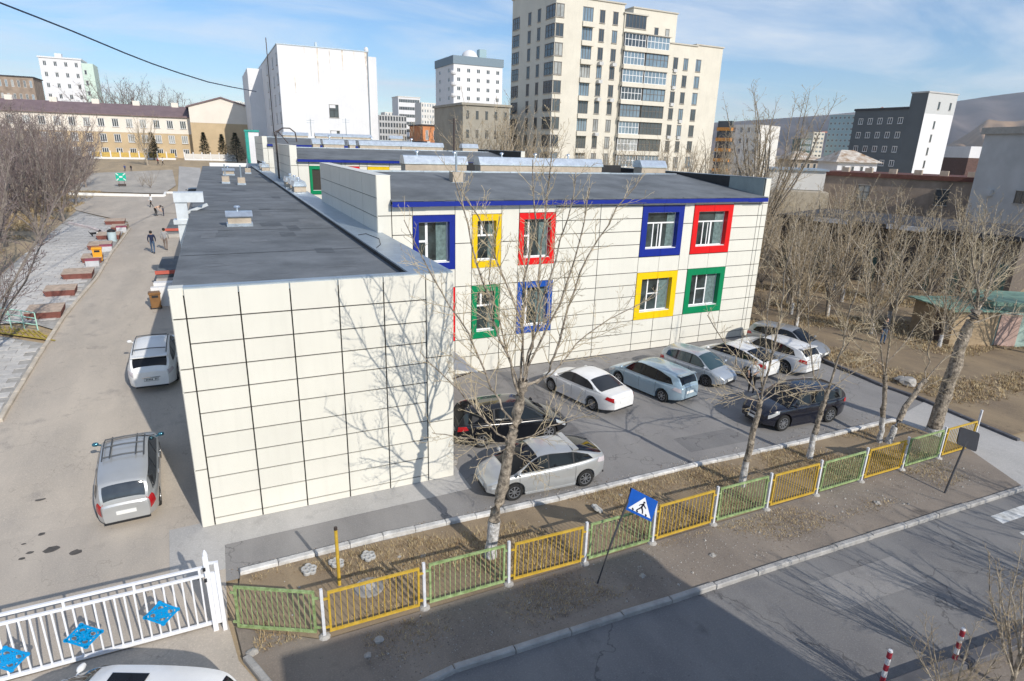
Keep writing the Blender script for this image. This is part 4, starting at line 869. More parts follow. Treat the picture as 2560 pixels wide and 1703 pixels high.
def car(spec, label, cat, x, y, head, pt, gls=dglass, spokes=7, dark=False, rack=None, tail='norm', group=None, z=None, plate_blank=True, lip=False, mirror=None):
    z0 = zg(x, y) if z is None else z; h = R(head)
    t = thing('parked_car', label, cat, (x, y, z0), h, group); dx, dy = math.cos(h), math.sin(h)
    sl = (zg(x+dx*1.4, y+dy*1.4)-zg(x-dx*1.4, y-dy*1.4))/2.8
    t.rotation_euler = Matrix.Rotation(h, 3, 'Z').__matmul__(Matrix.Rotation(-math.atan(sl), 3, 'Y')).to_euler()
    s = spec; L2 = s.L/2
    bd = put('body', recolor(s.body(), [pt, blackp, blackp]), t); cb = put('cabin', recolor(s.cabin(), [pt]), t)
    s.screen(s.xw[0]-.03, s.xw[1]+.02, .93).build('windscreen', gls, t, 60)
    s.screen(s.xr[0]+.03, s.xr[1]-.03, .87).build('rear_screen', gls, t, 60)
    for sg in (-1, 1):
        a_, b_, c_ = s.side; e_ = .022; tr = [(a_[0][0]+.03,a_[0][1]-e_),(a_[1][0],a_[1][1]-e_),(b_[1][0],b_[1][1]-e_),(c_[1][0]-.03,c_[1][1]-e_),(c_[2][0]-.02,c_[2][1]+e_),(c_[3][0],c_[3][1]+e_),(b_[3][0],b_[3][1]+e_),(a_[2][0],a_[2][1]+e_),(a_[3][0],a_[3][1]+e_),(a_[4][0]+.02,a_[4][1]+e_)]
        m = MB(); n_ = 14
        lo = [q for q in tr[:4]]; hi = [tr[9]]+tr[4:9][::-1]; hi = sorted(tr[4:]+[tr[0],tr[3]], key=lambda q: q[0]); lo = sorted(lo, key=lambda q: q[0])
        for k in range(n_+1):
            x = lo[0][0]+(lo[-1][0]-lo[0][0])*k/n_; z0_, z1_ = lin(lo, x), lin(hi, x)
            for q in range(4): zz = z0_+(z1_-z0_)*q/3; m.v.append((x, sg*(s.gy(x, zz)+.003), zz))
        for k in range(n_):
            for q in range(3): i_ = k*4+q; m.f.append((i_, i_+4, i_+5, i_+1) if sg < 0 else (i_, i_+1, i_+5, i_+4)); m.m.append(0)
        m.build('window_trim', blackp, t)
        for k, poly in enumerate(s.side): s.sidewin(refine(poly, 5), sg, .009).build('side_window', gls, t)
        # trim under the windows
        # doors: cut lines and handles
        for dl in s.doors:
            m = MB(); zt = s.zt(dl); z1 = .33
            pts = [(dl, z1+(zt-.03-z1)*q/8) for q in range(9)]
            for px, pz in pts:
                yy = s.side_y(px, pz)+.004; m.v += [(px-.006, sg*yy, pz), (px+.006, sg*yy, pz)]
            m.f = [(2*q, 2*q+1, 2*q+3, 2*q+2) for q in range(8)]; m.m = [0]*8; m.build('door_gap', blackp, t)
        for hx in s.handles:
            zz = s.zt(hx)-.16; yy = s.side_y(hx, zz); MB().box(hx-.1,hx+.1,sg*yy-.02,sg*yy+.02,zz-.018,zz+.018).build('door_handle', pt, t)
        mx, mz = s.xw[0]-.28, s.zt(s.xw[0]-.3)+.10; my = s.hw(mx)
        m = MB(); m.lathe([(0,-.1),(.06,-.09),(.085,-.03),(.085,.04),(.05,.09),(0,.1)], 10, (0,0,0), 'y'); m.v = [(v[0]*.8+mx, sg*(my+.10)+v[1], v[2]*.85+mz) for v in m.v]; m.bar((mx,sg*(my-.06),mz-.06),(mx,sg*(my+.05),mz-.03),.04,None,0)
        m.build('wing_mirror', mirror or pt, t, 50)
        s.sidepatch([(L2-.60,s.zt(L2-.6)-.17),(L2-.13,s.zt(L2-.13)-.24),(L2-.13,s.zt(L2-.13)-.08),(L2-.62,s.zt(L2-.62)-.05)], sg, .010, 6).build('headlight', lampw, t, 60)
        tz = s.zt(-L2+.15)
        if tail == 'tall':
            # tall lamps climbing the rear corner of the cabin
            s.sidepatch([(-L2+.03,tz-.42),(-L2+.30,tz-.34),(-L2+.26,tz-.02),(-L2+.06,tz-.02)], sg, .012, 5).build('tail_light', lampr, t, 60)
        else: s.sidepatch([(-L2+.015,tz-.30),(-L2+.42,tz-.20),(-L2+.34,tz-.06),(-L2+.05,tz-.10)], sg, .012, 5).build('tail_light', lampr if tail == 'norm' else M('lamp_pale', (.55,.50,.52), .1, .1), t, 60)
        for wx in (s.xf, s.xb):
            a, b = wheel_mesh(s.r, .21, spokes, dark); wy = s.W/2-.125
            wo = put('wheel', a, t, (wx, sg*wy, s.r)); rm = put('rim', b, wo)
            if sg < 0: wo.rotation_euler = (0,0,math.pi)
        MB().bar((s.xb+.4,sg*(s.W/2-.045),.20),(s.xf-.4,sg*(s.W/2-.045),.20),.05,.07).build('sill', pt, t)
    # ends: grille, plates, bumper details
    fx = L2; zf = s.zt(L2)
    MB().box(fx-.03,fx+.008,-.42,.42,.27,.40).build('lower_grille', blackp, t); MB().box(fx-.06,fx+.006,-.32,.32,zf-.16,zf-.07).build('grille', blackp if dark else chrome, t); MB().box(fx-.02,fx+.02,-.26,.26,.43,.54).build('number_plate', platem, t)
    bx = -L2; zq = s.zt(-L2)
    pl = MB().box(bx-.016,bx+.03,-.26,.26,.60 if zq > .8 else .5,.72 if zq > .8 else .62).build('number_plate', platem, t)
    if not plate_blank:
        m = MB()
        for k in range(8):
            if k in (2,): continue
            m.box(bx-.020,bx-.014,-.22+k*.056,-.185+k*.056,.625,.695)
        m.build('plate_characters', M('plate_ink', (.05,.05,.06), .6, 0), pl)
        m = MB(); m.box(bx-.024,bx-.018,-.27,.27,.59,.60); m.box(bx-.024,bx-.018,-.27,.27,.72,.73); m.box(bx-.024,bx-.018,-.27,-.26,.60,.72); m.box(bx-.024,bx-.018,.26,.27,.60,.72); m.build('plate_frame', blackp, pl)
        MB().box(bx-.014,bx+.03,-.34,.34,.745,.775).build('tailgate_chrome', chrome, t)
    MB().box(bx-.006,bx+.03,-.6,.6,.30,.37).build('rear_reflector_strip', blackp, t)
    if lip:
        x = s.xr[1]; MB().box(x-.16,x+.05,-s.gy(x,s.zr(x)-.1)*.93,s.gy(x,s.zr(x)-.1)*.93,s.zr(x)-.03,s.zr(x)+.015).build('spoiler', pt, t)
    if rack:
        x0, x1 = rack[:2]
        for sg in (-1, 1):
            pts = [(x0+(x1-x0)*q/6, sg*(s.gy(x0,s.zr(x0)-.1)-.10), s.roof_pt(x0+(x1-x0)*q/6, s.gy(x0,s.zr(x0)-.1)-.10)+.07) for q in range(7)]
            MB().tube(pts, .02, 6).build('roof_rail', M('rail_grey', (.07,.075,.08), .5, 0), t)
        if len(rack) > 2:
            yy = s.gy(0, s.zr(0)-.1)-.10
            for q in range(rack[2]):
                x = x0+(x1-x0)*(q+.5*(rack[2] > 2)*0+ .18)/(rack[2]-.64 if rack[2] > 1 else 1); zz = s.zr(x)+.06; MB().tube([(x,-yy,zz),(x,0,zz+.03),(x,yy,zz)], .022, 6).build('roof_bar', MT['rail_grey'], t)
            if rack[2] > 2:
                for q in (-.35,.35): MB().tube([(x0,q,s.zr(x0)+.09),(x1,q,s.zr(x1)+.09)], .022, 6).build('roof_bar', MT['rail_grey'], t)
    return t
def mk(L, W, wb, r, top, roof, xw, xr, side, doors, handles, fo=None, tum=.22):
    c = Car(L, W, wb, r, top, roof, xw, xr, fo, tum, side); c.doors = doors; c.handles = handles; return c
liftback = mk(4.45,1.75,2.70,.32, [(-2.225,.98),(-2.1,1.08),(-1.2,1.03),(0,.96),(.9,.95),(1.5,.92),(1.95,.80),(2.225,.64)],
    [(-2.2,1.08),(-2.0,1.17),(-1.2,1.40),(-.4,1.51),(.05,1.52),(.55,1.42),(1.05,1.17),(1.52,.93)], (1.50,.42), (-2.12,-.95),
    [[(1.12,.985),(.10,.995),(.10,1.42),(.40,1.40),(.76,1.23)],[(.04,.995),(-.85,1.02),(-.85,1.38),(.04,1.425)],[(-.91,1.03),(-1.62,1.08),(-1.42,1.22),(-.91,1.36)]], [1.15,.07,-.95], [.25,-.72])
sedan = mk(4.82,1.82,2.775,.33, [(-2.41,.86),(-2.25,1.0),(-1.6,1.02),(-.9,.98),(0,.95),(.9,.94),(1.3,.92),(2.0,.80),(2.41,.62)],
    [(-1.75,1.02),(-1.3,1.2),(-.85,1.38),(-.3,1.455),(.1,1.46),(.5,1.38),(.95,1.15),(1.38,.92)], (1.36,.42), (-1.72,-.85),
    [[(1.0,.98),(.10,.985),(.10,1.36),(.38,1.34),(.70,1.2)],[(.02,.985),(-.78,1.0),(-.78,1.33),(.02,1.365)],[(-.86,1.005),(-1.28,1.03),(-1.1,1.17),(-.86,1.29)]], [1.1,.06,-.85], [.25,-.65])
wagon = mk(4.63,1.775,2.78,.32, [(-2.315,.92),(-2.2,1.0),(-1.2,1.0),(0,.96),(.9,.95),(1.4,.92),(2.0,.76),(2.315,.58)],
    [(-2.27,1.0),(-2.12,1.30),(-1.95,1.46),(-1.4,1.53),(-.4,1.575),(.1,1.57),(.5,1.48),(1.0,1.20),(1.45,.93)], (1.43,.42), (-2.26,-1.97),
    [[(1.02,.985),(.10,.99),(.10,1.46),(.38,1.44),(.70,1.27)],[(.02,.99),(-.88,1.0),(-.88,1.44),(.02,1.465)],[(-.96,1.01),(-1.85,1.05),(-1.72,1.26),(-.96,1.43)]], [1.05,.06,-.95], [.25,-.75])
hatch = mk(3.95,1.695,2.53,.30, [(-1.975,.88),(-1.85,.98),(-1.0,.96),(0,.92),(.9,.93),(1.25,.92),(1.7,.78),(1.975,.58)],
    [(-1.93,.99),(-1.78,1.28),(-1.6,1.44),(-1.0,1.50),(-.3,1.525),(.1,1.51),(.45,1.42),(.9,1.17),(1.32,.92)], (1.30,.36), (-1.9,-1.62),
    [[(.95,.97),(.08,.965),(.08,1.41),(.34,1.38),(.62,1.23)],[(0,.965),(-.78,.97),(-.78,1.40),(0,1.415)],[(-.86,.975),(-1.5,1.02),(-1.42,1.25),(-.86,1.39)]], [.98,.04,-.82], [.2,-.66])
suv = mk(4.77,1.885,2.74,.37, [(-2.385,.98),(-2.2,1.12),(-1.2,1.10),(0,1.06),(.9,1.06),(1.35,1.05),(2.0,.98),(2.385,.78)],
    [(-2.3,1.12),(-2.1,1.36),(-1.86,1.54),(-1.3,1.63),(-.4,1.68),(.1,1.67),(.5,1.58),(.95,1.33),(1.38,1.06)], (1.36,.42), (-2.26,-1.86),
    [[(.98,1.10),(.08,1.10),(.08,1.56),(.38,1.54),(.66,1.40)],[(0,1.10),(-.88,1.12),(-.88,1.53),(0,1.565)],[(-.96,1.13),(-1.72,1.17),(-1.56,1.38),(-.96,1.51)]], [1.05,.04,-.95], [.22,-.75])
mpv = mk(4.69,1.76,2.825,.32, [(-2.345,.90),(-2.22,1.02),(-1.2,1.02),(0,.98),(.9,.97),(1.5,.93),(2.05,.78),(2.345,.60)],
    [(-2.30,1.02),(-2.16,1.32),(-2.0,1.53),(-1.4,1.62),(-.3,1.66),(.2,1.64),(.6,1.52),(1.15,1.2),(1.6,.92)], (1.57,.50), (-2.29,-2.02),
    [[(1.12,1.0),(.15,1.01),(.15,1.52),(.45,1.48),(.80,1.28)],[(.07,1.01),(-.85,1.02),(-.85,1.52),(.07,1.53)],[(-.93,1.03),(-1.95,1.06),(-1.86,1.46),(-.93,1.515)]], [1.1,.1,-.9], [.28,-.75], tum=.20)
silver = paint('silver', (.50,.51,.51), .45, .32); white_c = paint('white', (.76,.76,.75)); iceblue = paint('ice_blue', (.38,.50,.58), .35); black_c = paint('black', (.008,.009,.012), .1, .2); grey_c = paint('grey', (.36,.37,.38), .5); silvb = paint('silver_blue', (.48,.52,.56), .45); navy_c = paint('blue_black', (.012,.013,.022), .1, .2)
car(liftback, 'silver liftback car parked along the limewashed kerb below the pollarded tree', 'car', 10.80, -1.55, 177, silver, spokes=8, tail='clear', lip=True)
car(sedan, 'white saloon with red tail lights parked between the blue wagon and the tree', 'car', 16.42, 4.45, 103, white_c, gls=M('grey_glass', (.035,.038,.042), .05, 0, spec=.45), spokes=10)
car(wagon, 'ice blue estate car with clear tail lights parked nose to the wall', 'car', 20.05, 4.15, 102, iceblue, tail='clear', lip=True)
car(hatch, 'small silver hatchback parked nose out under the yellow window', 'car', 23.42, 4.65, -76, silvb, gls=M('blue_glass', (.04,.07,.08), .05, 0, spec=.8), dark=True)
car(liftback, 'white fastback parked between the silver hatchback and the white off roader', 'car', 26.4, 4.9, 99, paint('pearl', (.72,.72,.71)))
car(suv, 'white off roader with black rear screen at the far end of the row', 'car', 29.05, 4.7, 98, paint('pearl', (.7,.7,.7)), lip=True)
car(wagon, 'grey estate facing out beside the building corner', 'car', 31.7, 6.1, -74, grey_c)
car(suv, 'blue black off roader standing alone in the parking yard', 'car', 23.95, -1.08, 177, navy_c, spokes=9)
car(mpv, 'shiny black people carrier behind the silver liftback', 'car', 11.35, 2.25, -6, black_c, mirror=black_c)
car(suv, 'white off roader with roof rails half in the shade of the school', 'car', -1.86, 12.35, 90, white_c, rack=(-1.7,.4,2), plate_blank=False, tail='clear', lip=True)
car(mpv, 'silver people carrier with grey roof rack in the west yard', 'car', -2.12, 3.3, 93, silver, rack=(-.9,.55,3), tail='tall', gls=M('smoke_glass', (.04,.045,.05), .06, .3, 2., spec=.8), mirror=M('mirror_blue', (.05,.16,.22), .15, 0, metal=.5))
car(wagon, 'white car with dark sunroof waiting outside the sliding gate', 'car', -1.4, -7.28, 155, white_c)
_wc = [o for o in bpy.data.objects if o.get('label', '').startswith('white car with dark sunroof')][0]
MB().add([(.05,-.38,wagon.zr(.05)+.012),(-.65,-.38,wagon.zr(-.65)+.012),(-.65,.38,wagon.zr(-.65)+.012),(.05,.38,wagon.zr(.05)+.012)], [(0,3,2,1)]).build('sunroof', dglass, _wc)
pz = GT('e',1500,300)
car(sedan, 'dark blue green car half hidden behind the long roof', 'car', pz.x+.5, pz.y, 92, paint('petrol', (.02,.05,.06), .2), z=zg(pz.x, pz.y))
# ------------------------------------------------------------------ bare trees
bark = M('bark_poplar', (.135,.112,.09), .95, .4, 8., 1., 20, col2=(.33,.28,.22)); bark_d = M('bark_dark', (.10,.085,.07), .95, .35, 6., .8, 25); lime = M('trunk_limewash', (.34,.325,.30), .95, .3, 7., .9, 22, col2=(.56,.55,.54))
twig_t = M('twig_tan', (.46,.38,.255), .9, .2, 1.5); twig_b = M('twig_brown', (.37,.295,.195), .9, .2, .6); twig_p = M('twig_purple', (.185,.145,.14), .9, .25, .4); bark_g = M('bark_grey', (.22,.19,.165), .95, .3, 3.)
class Twigs:
    def __init__(s, seed): s.m = MB(); s.r = random.Random(seed); s.n = 0
    def tube(s, pts, rads, n):
        m = s.m; o = len(m.v); k = len(pts)
        for i in range(k):
            a = pts[i+1]-pts[i] if i < k-1 else pts[i]-pts[i-1]; u = Vector((.31,.17,.93)); x = a.cross(u)
            if x.length < 1e-6: x = Vector((1,0,0))
            x.normalize(); y = a.cross(x).normalized()
            for j in range(n):
                t = 6.2832*j/n; m.v.append(tuple(pts[i]+x*(math.cos(t)*rads[i])+y*(math.sin(t)*rads[i])))
        for i in range(k-1):
            for j in range(n): m.f.append((o+i*n+j, o+i*n+(j+1) % n, o+(i+1)*n+(j+1) % n, o+(i+1)*n+j)); m.m.append(0)
    def chain(s, p, d, ln, k, jit, up=.0):
        pts = [p.copy()]; d = d.normalized()
        for i in range(k):
            d = (d+Vector((s.r.gauss(0, jit), s.r.gauss(0, jit), s.r.gauss(0, jit)+up))).normalized(); pts.append(pts[-1]+d*(ln/k))
        return pts
    def side(s, d, ang):
        v = Vector((s.r.gauss(0,1), s.r.gauss(0,1), s.r.gauss(0,1))); v = (v-d*v.dot(d)).normalized()
        return (d*math.cos(ang)+v*math.sin(ang)).normalized()
    def grow(s, pts, r0, r1, lev, dens, lmax, tip=.006, jit=.10, up=.06, ang=(.5,.95), start=.15):
        # laterals along a limb, then twigs along the laterals
        L_ = [(pts[i+1]-pts[i]).length for i in range(len(pts)-1)]; tot = sum(L_)
        cnt = max(1, int(tot*dens*s.r.uniform(.85,1.15)))
        for c in range(cnt):
            t = start+(1-start)*(c+s.r.random())/cnt; q = t*tot; i = 0
            while i < len(L_)-1 and q > L_[i]: q -= L_[i]; i += 1
            p = pts[i]+(pts[i+1]-pts[i])*(q/L_[i]); d = (pts[i+1]-pts[i]).normalized(); rr = r0+(r1-r0)*t
            ln = lmax*(1-.55*t)*s.r.uniform(.45,1.15); dd = s.side(d, s.r.uniform(*ang)); rb = max(tip, min(rr*.55, .006+ln*.0085))
            k = 3 if lev > 1 else 2; ch = s.chain(p, dd, ln, k+1, jit, up); rs = [rb+(tip*.6-rb)*j/(k+1) for j in range(k+2)]
            s.tube(ch, rs, 3 if lev < 3 else 4); s.n += 1
            if lev > 1: s.grow(ch, rb, tip*.6, lev-1, dens*1.25, ln*.55, tip, jit*1.15, up, ang, .2)
def limb_pts(zn, pts, y0, y1):
    n = len(pts); return [WY(zn, x, y, y0+(y1-y0)*i/max(1, n-1)) for i, (x, y) in enumerate(pts)]
def wob(pts, r, k=3, amp=.03):
    out = []
    for a, b in zip(pts, pts[1:]):
        for i in range(k): t = i/k; p = a+(b-a)*t; out.append(p+Vector((r.gauss(0,amp), r.gauss(0,amp), r.gauss(0,amp)*.5)) if i else p)
    return out+[pts[-1]]
def pix_tree(label, zn, base_y, trunk, tr, limbs, seed, dens=4.2, lmax=1.5, whitez=1.0, levels=3, group=None, tmat=bark):
    tw = Twigs(seed); r = tw.r; tp = limb_pts(zn, trunk, base_y, base_y); tp[0].z = -.05
    t = thing('poplar_tree', label, 'tree', (tp[0].x, tp[0].y, 0), 0, group); off = PL[t.name]
    tp = wob(tp, r, 4, .02); n = len(tp)
    rad = [tr[0]+(tr[1]-tr[0])*i/(n-1) for i in range(n)]; rad[0] *= 1.12
    rad = [q*r.uniform(.93,1.09) for q in rad]
    cut = max(1, sum(1 for p in tp if p.z < whitez))
    low = MB(); low.tube([p-off for p in tp[:cut+1]], [q*1.012 for q in rad[:cut+1]], 10, cap=False); low.build('trunk_base', lime, t, 70)
    up = Twigs(seed+1); up.tube([p-off for p in tp[cut:]], rad[cut:], 10)
    # cut knobs where branches were lopped
    for i in range(5):
        p = tp[r.randrange(cut, n)]; d = Vector((r.gauss(0,1), r.gauss(0,1), .5)).normalized(); up.tube([p-off, p-off+d*tr[1]*1.5], [tr[1]*.5, tr[1]*.36], 6)
    for lb in limbs:
        pts, r0 = lb[0], lb[1]; dy = lb[2] if len(lb) > 2 else r.uniform(-.9,.9)
        lp = [p-off for p in wob(limb_pts(zn, pts, base_y, base_y+dy), r, 3, .035)]; k = len(lp); r1 = .011
        r0 *= .62; rs = [r0*(1-(i/(k-1)))**.9+r1*(i/(k-1)) for i in range(k)]
        up.tube(lp, rs, 6); tw.grow(lp, r0, r1, levels, dens, lmax, tip=.006)
    up.m.build('trunk', tmat, t, 60); tw.m.build('crown', twig_t, t)
    return t
K = lambda *p: list(p)
pix_tree('big pollarded poplar with whitewashed foot leaning over the silver liftback', 'F', -4.7, K((1226,1400),(1236,1300),(1258,1215),(1271,1132),(1284,1071),(1300,1007),(1308,950)), (.175,.135), [
  (K((1304,985),(1318,920),(1332,840),(1346,700),(1362,560),(1376,420),(1388,290)), .075), (K((1302,970),(1306,800),(1322,650),(1336,520),(1332,400)), .06), (K((1300,990),(1278,910),(1240,820),(1205,700),(1170,560),(1130,430)), .06),
  (K((1308,970),(1358,945),(1386,890),(1420,770),(1470,640),(1540,520),(1605,440)), .07), (K((1340,960),(1380,935),(1440,860),(1520,800),(1640,740)), .04), (K((1288,1060),(1250,1000),(1200,900),(1150,800),(1080,690),(1010,550)), .05),
  (K((1272,1110),(1230,1070),(1180,1010),(1130,960),(1050,880)), .045), (K((1268,1112),(1200,1100),(1130,1090),(1080,1082)), .03), (K((1272,1105),(1330,1090),(1400,1060),(1470,1040)), .03), (K((1312,930),(1300,800),(1240,650),(1195,540),(1150,470)), .045),
  (K((1318,920),(1400,760),(1450,600),(1475,470)), .05), (K((1310,940),(1352,760),(1400,600),(1440,430)), .05), (K((1300,980),(1262,860),(1222,700),(1250,540)), .04), (K((1270,1120),(1310,1150),(1360,1170)), .02), (K((1268,1120),(1225,1140),(1190,1150)), .02)], 11, dens=4.6, lmax=1.45)
def zpx(zn, pts): o = ZN[zn]; return [(x/o[2]+o[0], y/o[2]+o[1]) for x, y in pts]
pix_tree('slender poplar with two straight stems behind the middle green fence panel', 'F', -4.65, zpx('l',K((1330,1400),(1390,1160),(1440,990),(1462,870))), (.115,.085), [
  (zpx('l',K((1462,880),(1482,640),(1502,340),(1530,20),(1560,-250))), .05), (zpx('l',K((1465,880),(1560,480),(1620,200),(1660,-40),(1760,-600),(1800,-800))), .06), (zpx('l',K((1455,880),(1300,620),(1180,420),(1000,130))), .04), (zpx('l',K((1470,880),(1640,790),(1800,770),(2020,740))), .035), (zpx('l',K((1450,880),(1280,830),(1090,880))), .03), (zpx('l',K((1470,860),(1700,640),(1900,520))), .03)], 21, dens=4.0, lmax=1.35)
pix_tree('poplar with a sloping trunk standing beside the blue black off roader', 'F', -4.1, zpx('m',K((348,1560),(390,1380),(440,1200),(488,1060))), (.115,.085), [
  (zpx('m',K((488,1060),(560,830),(620,600),(680,400),(720,200),(760,30))), .07), (zpx('m',K((480,1080),(560,1020),(700,930),(840,850))), .035), (zpx('m',K((470,1090),(380,960),(350,700),(345,400),(360,220))), .04), (zpx('m',K((560,830),(650,690),(760,560),(840,420))), .035), (zpx('m',K((480,1070),(300,1080),(120,1130))), .03)], 31, lmax=1.3)
pix_tree('forked poplar with a white foot behind the far yellow fence panel', 'F', -4.27, zpx('m',K((850,1450),(876,1260),(890,1060),(890,960))), (.105,.08), [
  (zpx('m',K((890,970),(862,760),(800,600),(760,400),(740,200),(795,20))), .055), (zpx('m',K((892,970),(938,640),(980,420),(1010,200),(1035,-20))), .055), (zpx('m',K((885,900),(700,760),(560,560),(500,400))), .03), (zpx('m',K((900,880),(1060,700),(1180,520))), .03)], 41, lmax=1.3)
pix_tree('crooked poplar leaning east over the concrete path', 'F', -4.45, zpx('m',K((912,1455),(960,1330),(1070,1145),(1180,1000))), (.13,.09), [
  (zpx('m',K((1180,1000),(1192,800),(1230,620),(1285,420))), .04), (zpx('m',K((1180,1005),(1300,860),(1430,780))), .04), (zpx('m',K((1120,1080),(1280,1000),(1380,1010))), .02)], 51, lmax=1.1)
pix_tree('thick old poplar leaning east near the end of the fence', 'F', -4.5, zpx('m',K((1236,1370),(1285,1200),(1340,1030),(1430,750),(1500,590),(1545,500))), (.30,.18), [
  (zpx('m',K((1545,510),(1540,300),(1510,100),(1500,-60))), .09), (zpx('m',K((1550,510),(1600,380),(1680,200),(1760,60),(1800,-60))), .09), (zpx('m',K((1555,500),(1640,320),(1750,230),(1890,90))), .08), (zpx('m',K((1545,500),(1580,150),(1600,-60),(1620,-300))), .08), (zpx('m',K((1440,720),(1330,590),(1230,600))), .05), (zpx('m',K((1500,590),(1620,560),(1760,520),(1890,520))), .05), (zpx('m',K((1540,500),(1440,300),(1380,100))), .06), (zpx('m',K((1460,700),(1420,660),(1300,690))), .04)], 61, dens=3.4, lmax=1.8, whitez=.0)
# --- generic bare trees, a few shapes copied
def gen_tree(seed, h, sh, n, spread, dens, lmax, tm, cm, whip=False, rad=.16, levels=3, tip=.011):
    tw = Twigs(seed); r = tw.r; up = Twigs(seed+5)
    tp = up.chain(Vector((0,0,-.1)), Vector((r.gauss(0,.06), r.gauss(0,.06), 1)), sh, 5, .05, .05); up.tube(tp, [rad*(1.15-.35*i/5) for i in range(6)], 8)
    for i in range(n):
        a = 6.283*(i+r.random()*.6)/n; sp = spread*r.uniform(.35,1.15); d = Vector((math.cos(a)*sp, math.sin(a)*sp, 1)).normalized(); k = r.randrange(2, 6); ln = (h-tp[k].z)*r.uniform(.7,1.05)/max(.55, d.z)*.85
        lp = up.chain(tp[k], d, ln, 6, .09, .07); r0 = rad*r.uniform(.35,.55); rs = [r0*(1-j/6)**.8+.014*(j/6) for j in range(7)]; up.tube(lp, rs, 5); tw.grow(lp, r0, .014, levels, dens, lmax, tip=tip)
    return up.m.mesh('trunk', tm, 60), tw.m.mesh('crown', cm)
def plant(kind, x, y, s, label, group, name='bare_tree', rz=None, z=None, sz=1.):
    t = thing(name, label, 'tree', (x, y, zg(x, y) if z is None else z), rnd.uniform(0,6.28) if rz is None else rz, group); t.scale = (s, s, s*sz)
    put('trunk', kind[0], t); put('crown', kind[1], t); return t
TW = [gen_tree(100+i, 10.5+i*.6, 2.2, 13, .8, 2.7, 2.1, bark_g, (twig_p, M('twig_grey', (.235,.19,.18), .9, .25, .4), M('twig_umber', (.15,.115,.105), .9, .25, .4))[i], levels=3, tip=.014, rad=.15) for i in range(3)]
TT = gen_tree(77, 19.5, 4., 20, .34, 2.3, 2.6, bark, twig_b, levels=3, tip=.013, rad=.26)
TE = [gen_tree(200+i, 9., 2.4, 12, .6, 3.0, 1.7, M('bark_pale', (.27,.225,.175), .95, .35, 6., .8, 20, col2=(.42,.365,.29)), twig_b, levels=3, tip=.010, rad=.125) for i in range(4)]
TS = [gen_tree(300+i, 3.2, .3, 12, .9, 3.0, .8, bark_g, twig_b, levels=2, rad=.05, tip=.008) for i in range(2)]
# west mass
for i, (px, py, s) in enumerate([(-30,900,.8),(-20,700,.9),(105,600,.95),(15,600,1.0),(90,500,1.1),(160,540,.9),(-60,480,1.2),(40,450,1.15),(140,470,1.05),(-120,700,1.1),(190,500,.85),(-30,420,1.2),(-200,560,1.2),(100,430,1.15),(170,440,1.05),(215,455,.9),(60,520,1.0),(10,500,1.1),(200,425,.95),(-90,440,1.2),(130,520,.95)]):
    p = GT('F', px, py+14) if py > 385 else GT('F', px, 400)
    if p.y > 150: p = Vector((p.x*.8, 120+rnd.uniform(-10,15), 0))
    plant(TW[i % 3], p.x, p.y, s, 'dense purple brown bare tree in the thicket west of the plaza', 'trees of the west thicket')
plant(TE[1], *GT('a',1020,1140).xy, 1.25, 'pale bare birch like tree standing alone before the ochre school', None)
for px, py, s in ((1040,1300,.9),(985,1290,.55)):
    p = GT('a', px, py); plant(TS[0], p.x, p.y, s, 'small bushy shrub on the slope behind the green notice', 'shrubs on the slope', 'bare_shrub')
for px, s in ((250,1.75),(290,2.0),(325,1.95),(360,1.9),(395,1.85),(430,1.8),(455,1.5)):
    p = FY(px, 215); plant(TW[px % 3], p.x, p.y, s, 'hazy bare tree rising behind the purple roof', 'trees behind the purple roof', z=7)
# centre, in front of the apartment tower and orange house
for i, (px, Yp, s) in enumerate(((1030,112,1.75),(1075,112,1.5),(1140,100,1.5),(1215,66,1.75),(1250,62,1.95),(1290,66,1.85),(1335,64,1.55),(1185,72,1.5),(1390,68,1.4),(1470,70,1.3),(1545,70,1.4),(1620,72,1.45),(1690,74,1.45),(1745,80,1.5))):
    p = FY(px, Yp); plant(TE[i % 4], p.x, p.y, s, 'bare poplar between the school and the apartment tower', 'poplars by the apartment tower', z=1.2)
plant(TT, *FD(1925,62).xy, 1.0, 'very tall bare poplar east of the apartment tower', None, z=0)
for i, (px, d, s) in enumerate(((1785,95,1.75),(1830,90,1.45),(1880,80,1.4),(1960,78,.85),(2010,100,.9),(2140,86,.9),(2190,80,1.0))):
    p = FD(px, d); plant(TE[(i+1) % 4], p.x, p.y, s, 'bare tree among the low buildings to the east', 'trees among the eastern buildings')
# east yard
ey = [(34.6,13.5,.92),(36.5,9.5,.85),(39,16,1.0),(41.5,11,.9),(44,8,.95),(43,20,1.0),(47,14,1.05),(38,22,1.05),(50,22,1.0),(35.5,19,1.0),(48,5,.95),(52,10,1.0),(42,3.2,.8),(46.5,-.5,.9),(55,16,1.1),(45,28,1.0),(37,28,1.0),(52,30,1.1),(57,4,1.0),(40.5,6.8,.75),(53,-1,.9),(36,24,1.05),(40,26,1.0),(47,24,1.05),(50,17,1.0),(45,17,.95),(39.5,12.5,.85),(60,12,1.1),(58,24,1.1),(49,-2,.85),(34.5,30,1.0),(42,15,.9)]
for i, (x, y, s) in enumerate(ey):
    t = plant(TE[i % 4], x, y, s, 'bare pollarded poplar in the dry eastern yard', 'poplars in the eastern yard')
    MB().tube([(0,0,-.1),(0,0,.5),(.01,0,1.0)], [.16,.15,.142], 8, cap=False).build('trunk_base', lime, t)
